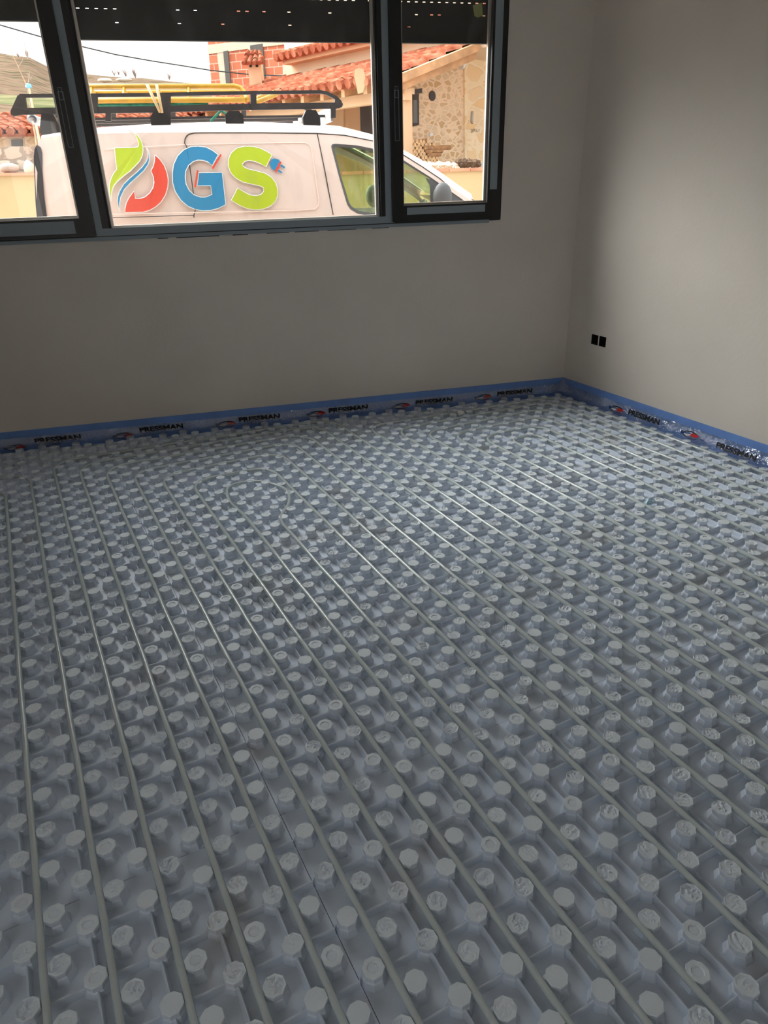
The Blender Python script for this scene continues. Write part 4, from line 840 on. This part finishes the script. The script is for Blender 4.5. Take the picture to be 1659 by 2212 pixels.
# --- fire wood pile: every log is its own thing
lmesh = []
for k in range(6):
    mb = MB(); r = .036+.004*(k % 3); n = 7; L = .34
    ring_ = [(r*(1+random.uniform(-.22, .18))*math.cos(2*math.pi*i/n), r*(1+random.uniform(-.22, .18))*math.sin(2*math.pi*i/n)) for i in range(n)]
    mb.add([(x, 0, z) for x, z in ring_]+[(x, L, z) for x, z in ring_], [tuple(range(n)), tuple(range(2*n-1, n-1, -1))]+[(i, n+i, n+(i+1) % n, (i+1) % n) for i in range(n)])
    me = bpy.data.meshes.new('firewood_log'); me.from_pydata(mb.v, [], mb.f); me.materials.append(M['log']); me.materials.append(M['logend']); me.polygons[0].material_index = 1; me.polygons[1].material_index = 1; lmesh.append(me)
pz = PSW+h1*.45; cnt = 0
ROWN = ['bottom', 'second', 'third', 'fourth', 'fifth', 'sixth', 'top', 'top']; ORD = ['first', 'second', 'third', 'fourth', 'fifth', 'sixth', 'seventh', 'eighth', 'ninth', 'tenth', 'eleventh']
for j, yy in enumerate(np.arange(347, 304, -6.9)):
    ki = -1
    for xx in np.arange(893+(j % 2)*4, 953-max(0, (j-4))*13, 8.0):
        ki += 1; p = onpl(xx+random.uniform(-.6, .6), yy+random.uniform(-.5, .5), pz, h1); o = bpy.data.objects.new('firewood_log', random.choice(lmesh)); COL.objects.link(o); o.location = tuple(p)
        lay = 2 <= j <= 4 and xx > 915 and random.random() < .3
        o.rotation_euler = (random.uniform(-.05, .05), random.uniform(0, 6), (math.radians(14) if not lay else math.radians(-72)))
        tag(o, f'split firewood log, {ORD[ki]} from the left in the {ROWN[min(j, 7)]} row of the pile', 'log', 'firewood pile by the stone wall')
mb = MB(); q = onpl(900, 356, pz, h1); mb.box(q-UP*.9-h1*.1, n1*1.1, -h1*.5, UP*.86); tag(mb.build('log_stand', M['grey']), 'grey stone ledge carrying the firewood pile', 'ledge')
# pebbles and plants on top of the garden wall right
for (x, y, lab) in ((935, 355, 'left'), (965, 356, 'middle'), (1010, 350, 'right')):
    mb = MB(); P_ = PG+NG*.5
    for i in range(60):
        c = onpl(x+random.uniform(-22, 22), y+random.uniform(-1, 8), P_, NG); mb.ball(c, random.uniform(.03, .07), None, random.uniform(.02, .05), 6, 4, .3)
    tag(mb.build('low_plants', M['hill'] if lab == 'right' else M['rock'], smooth=False), f'low dry plants and stones behind the cream garden wall, {lab} clump', 'plants', kind='stuff')
mb = MB(); q = onpl(955, 352, PG+NG*.9, NG); mb.box(q*[1, 1, 0]+[0, 0, GZ], HG*3.6, NG*.3, UP*(q[2]-GZ)); tag(mb.build('kerb_wall', M['grey']), 'low grey kerb wall in front of the stone house', 'kerb')
mb = MB(); q = at(900, 350, 12.2); mb.prism([(q[0]-12, q[1]+1, 1.5), (q[0]+9, q[1]-4, 1.5), (q[0]+9, q[1]+20, 1.5), (q[0]-6, q[1]+20, 1.5)], np.array([0, 0, -1.3])) if False else mb.add([(0, 0, -5), (.01, 0, -5), (0, .01, -5)], [(0, 1, 2)])

# --- young tree with pole, far left
p0 = at(72, 290, 10.5); tr = empty('young_tree', p0*[1, 1, 0]+[0, 0, GZ], 'bare young tree tied to a wooden stake at the left', 'tree')
def tp_(mb, name, mt): o = mb.build(name, M[mt]); o.parent = tr; o.matrix_parent_inverse = Matrix.Translation(-Vector(tr.location)); return o
mb = MB(); mb.tube([at(90, 330, 10.5), at(72, 240, 10.5), at(62, 186, 10.5)], [.02, .018, .015], 7); tp_(mb, 'stake', 'wood')
mb = MB(); mb.tube([at(84, 340, 10.6), at(70, 255, 10.6), at(60, 190, 10.6), at(40, 145, 10.6), at(27, 118, 10.6), at(16, 85, 10.6)], [.014, .012, .009, .006, .004, .002], 6); mb.tube([at(27, 118, 10.6), at(8, 88, 10.6)], .003, 5); tp_(mb, 'trunk', 'trunk')
for a, b in (((60, 186), (64, 152)), ((64, 165), (58, 158)), ((66, 172), (67, 164)), ((60, 128), (48, 78)), ((40, 145), (52, 122))):
    mb = MB(); mb.tube([at(*a, 10.6), at((a[0]+b[0])/2+1, (a[1]+b[1])/2, 10.6), at(*b, 10.6)], [.007, .005, .002], 5); tp_(mb, 'branch', 'twig')
mb = MB(); mb.ball(at(62, 186, 10.5), .05, .05, .035, 8, 5, .2); tp_(mb, 'blue_tie', 'bluet')
# --- overhead cable
pts = [at(-300, 5, 17), at(0, 54, 18), at(90, 80, 18.5), at(170, 99, 19), at(250, 118, 19.7), at(330, 132, 20.5), at(400, 143, 21), at(455, 152, 21.6), at(540, 161, 22), at(612, 164, 22.2)]
mb = MB(); mb.tube(pts, .016, 5); tag(mb.build('overhead_cable', M['cable']), 'black overhead cable running to the brick building', 'cable')

# --- hills
def hill(name, ridge, base_y, Z0, Z1, mt, label, rough=1.5, n=90, m=26):
    xs = np.linspace(ridge[0][0], ridge[-1][0], n); V = []; rx = [p[0] for p in ridge]; ry = [p[1] for p in ridge]
    noise = rng.normal(0, 1, (n+8, m+8)); k = np.ones(5)/5
    for a in (0, 1): noise = np.apply_along_axis(lambda v: np.convolve(v, k, 'same'), a, noise)
    for i, x in enumerate(xs):
        for j in range(m):
            t = j/(m-1); Z = Z0*(Z1/Z0)**t; y = base_y*(1-t)**.9+np.interp(x, rx, ry)*(1-(1-t)**.9)
            p = at(x, y, Z); p[2] += noise[i, j]*rough*t*(1 if j < m-1 else .4); V.append(p)
        p = at(x, np.interp(x, rx, ry), Z1*1.5); p[2] = 0; V.append(p)
    m += 1; mb = MB(); mb.add(V, [(i*m+j, (i+1)*m+j, (i+1)*m+j+1, i*m+j+1) for i in range(n-1) for j in range(m-1)])
    o = mb.build(name, mt, smooth=True); return tag(o, label, None, kind='structure')
hill('hillside', [(-1400, 60), (-500, 80), (-100, 100), (0, 112), (20, 116), (45, 123), (62, 122), (76, 133), (100, 141), (135, 152), (185, 159), (240, 164), (300, 167), (350, 172), (400, 178), (450, 183), (700, 190), (1700, 190)], 300, 24, 150, M['hill'], 'brown and green hillside')
hill('meadow', [(-1400, 195), (0, 203), (60, 207), (120, 212), (200, 214), (450, 215), (1700, 220)], 320, 20, 60, M['grass'], 'green meadow below the hill', .35)
hill('far_mountain', [(-1400, 150), (100, 120), (150, 112), (210, 122), (260, 135), (300, 146), (340, 162), (400, 172), (450, 176), (1700, 180)], 200, 300, 900, M['far'], 'hazy far mountain', 6)
# pale rocks and bare shrubs on the ridge
for k, (x, y, w_) in enumerate(((228, 177, .9), (268, 176, 1.1))):
    mb = MB(); mb.ball(at(x, y, 105)+np.array([0, 0, .2]), w_*1.1, .6, .28, 12, 6, .15); tag(mb.build('rock', M['rock'], smooth=True), f'pale flat rock on the hillside, {"left" if k == 0 else "right"} one of two', 'rock', 'pale rocks on the hill')
def shrub(x, y, hgt, Z, lab):
    mb = MB(); b = at(x, y, Z)
    for i in range(26):
        a = random.uniform(0, 6.28); s = random.uniform(.1, .5)*hgt; t_ = b+np.array([math.cos(a)*s, math.sin(a)*s, hgt*random.uniform(.5, 1)]); mb.tube([b, b*.5+t_*.5+UP*.05*hgt, t_], [.05*hgt*.4, .02*hgt, .008*hgt], 4, False)
    tag(mb.build('bare_shrub', M['twig']), lab, 'shrub', 'bare shrubs on the ridge')
for i, (x, y, h_) in enumerate(((247, 164, 1.1), (257, 163, 1.0), (272, 166, 1.6), (293, 169, 2.0), (366, 173, 1.3), (60, 125, 1.6), (40, 124, 1.0))):
    shrub(x, y, h_, 140, ['small bare shrub, leftmost on the far ridge', 'small bare shrub, second on the far ridge', 'wide bare shrub in the middle of the far ridge', 'tall bare shrub on the far ridge', 'low bare shrub near the brick building on the ridge', 'bare shrub on the brown hilltop, right one', 'bare shrub on the brown hilltop, left one'][i])

# scraps on the floor
for k, (x, y, lab) in enumerate(((1404, 1085, 'crumpled pale blue plastic scrap between knobs near the right wall'), (995, 893, 'crumpled translucent plastic scrap near the window wall'))):
    c = onz(x, y, HC*D); mb = MB(); mb.ball(c+UP*.004, .03, .022, .014, 9, 6, .35); tag(mb.build('plastic_scrap', M['white'] if k else mat('pale_blue_scrap', (.45, .62, .74), .5)), lab, 'plastic scrap')
for o in list(bpy.data.objects):
    if o.type == 'MESH' and len(o.data.vertices) < 4 and o.parent is None: bpy.data.objects.remove(o)
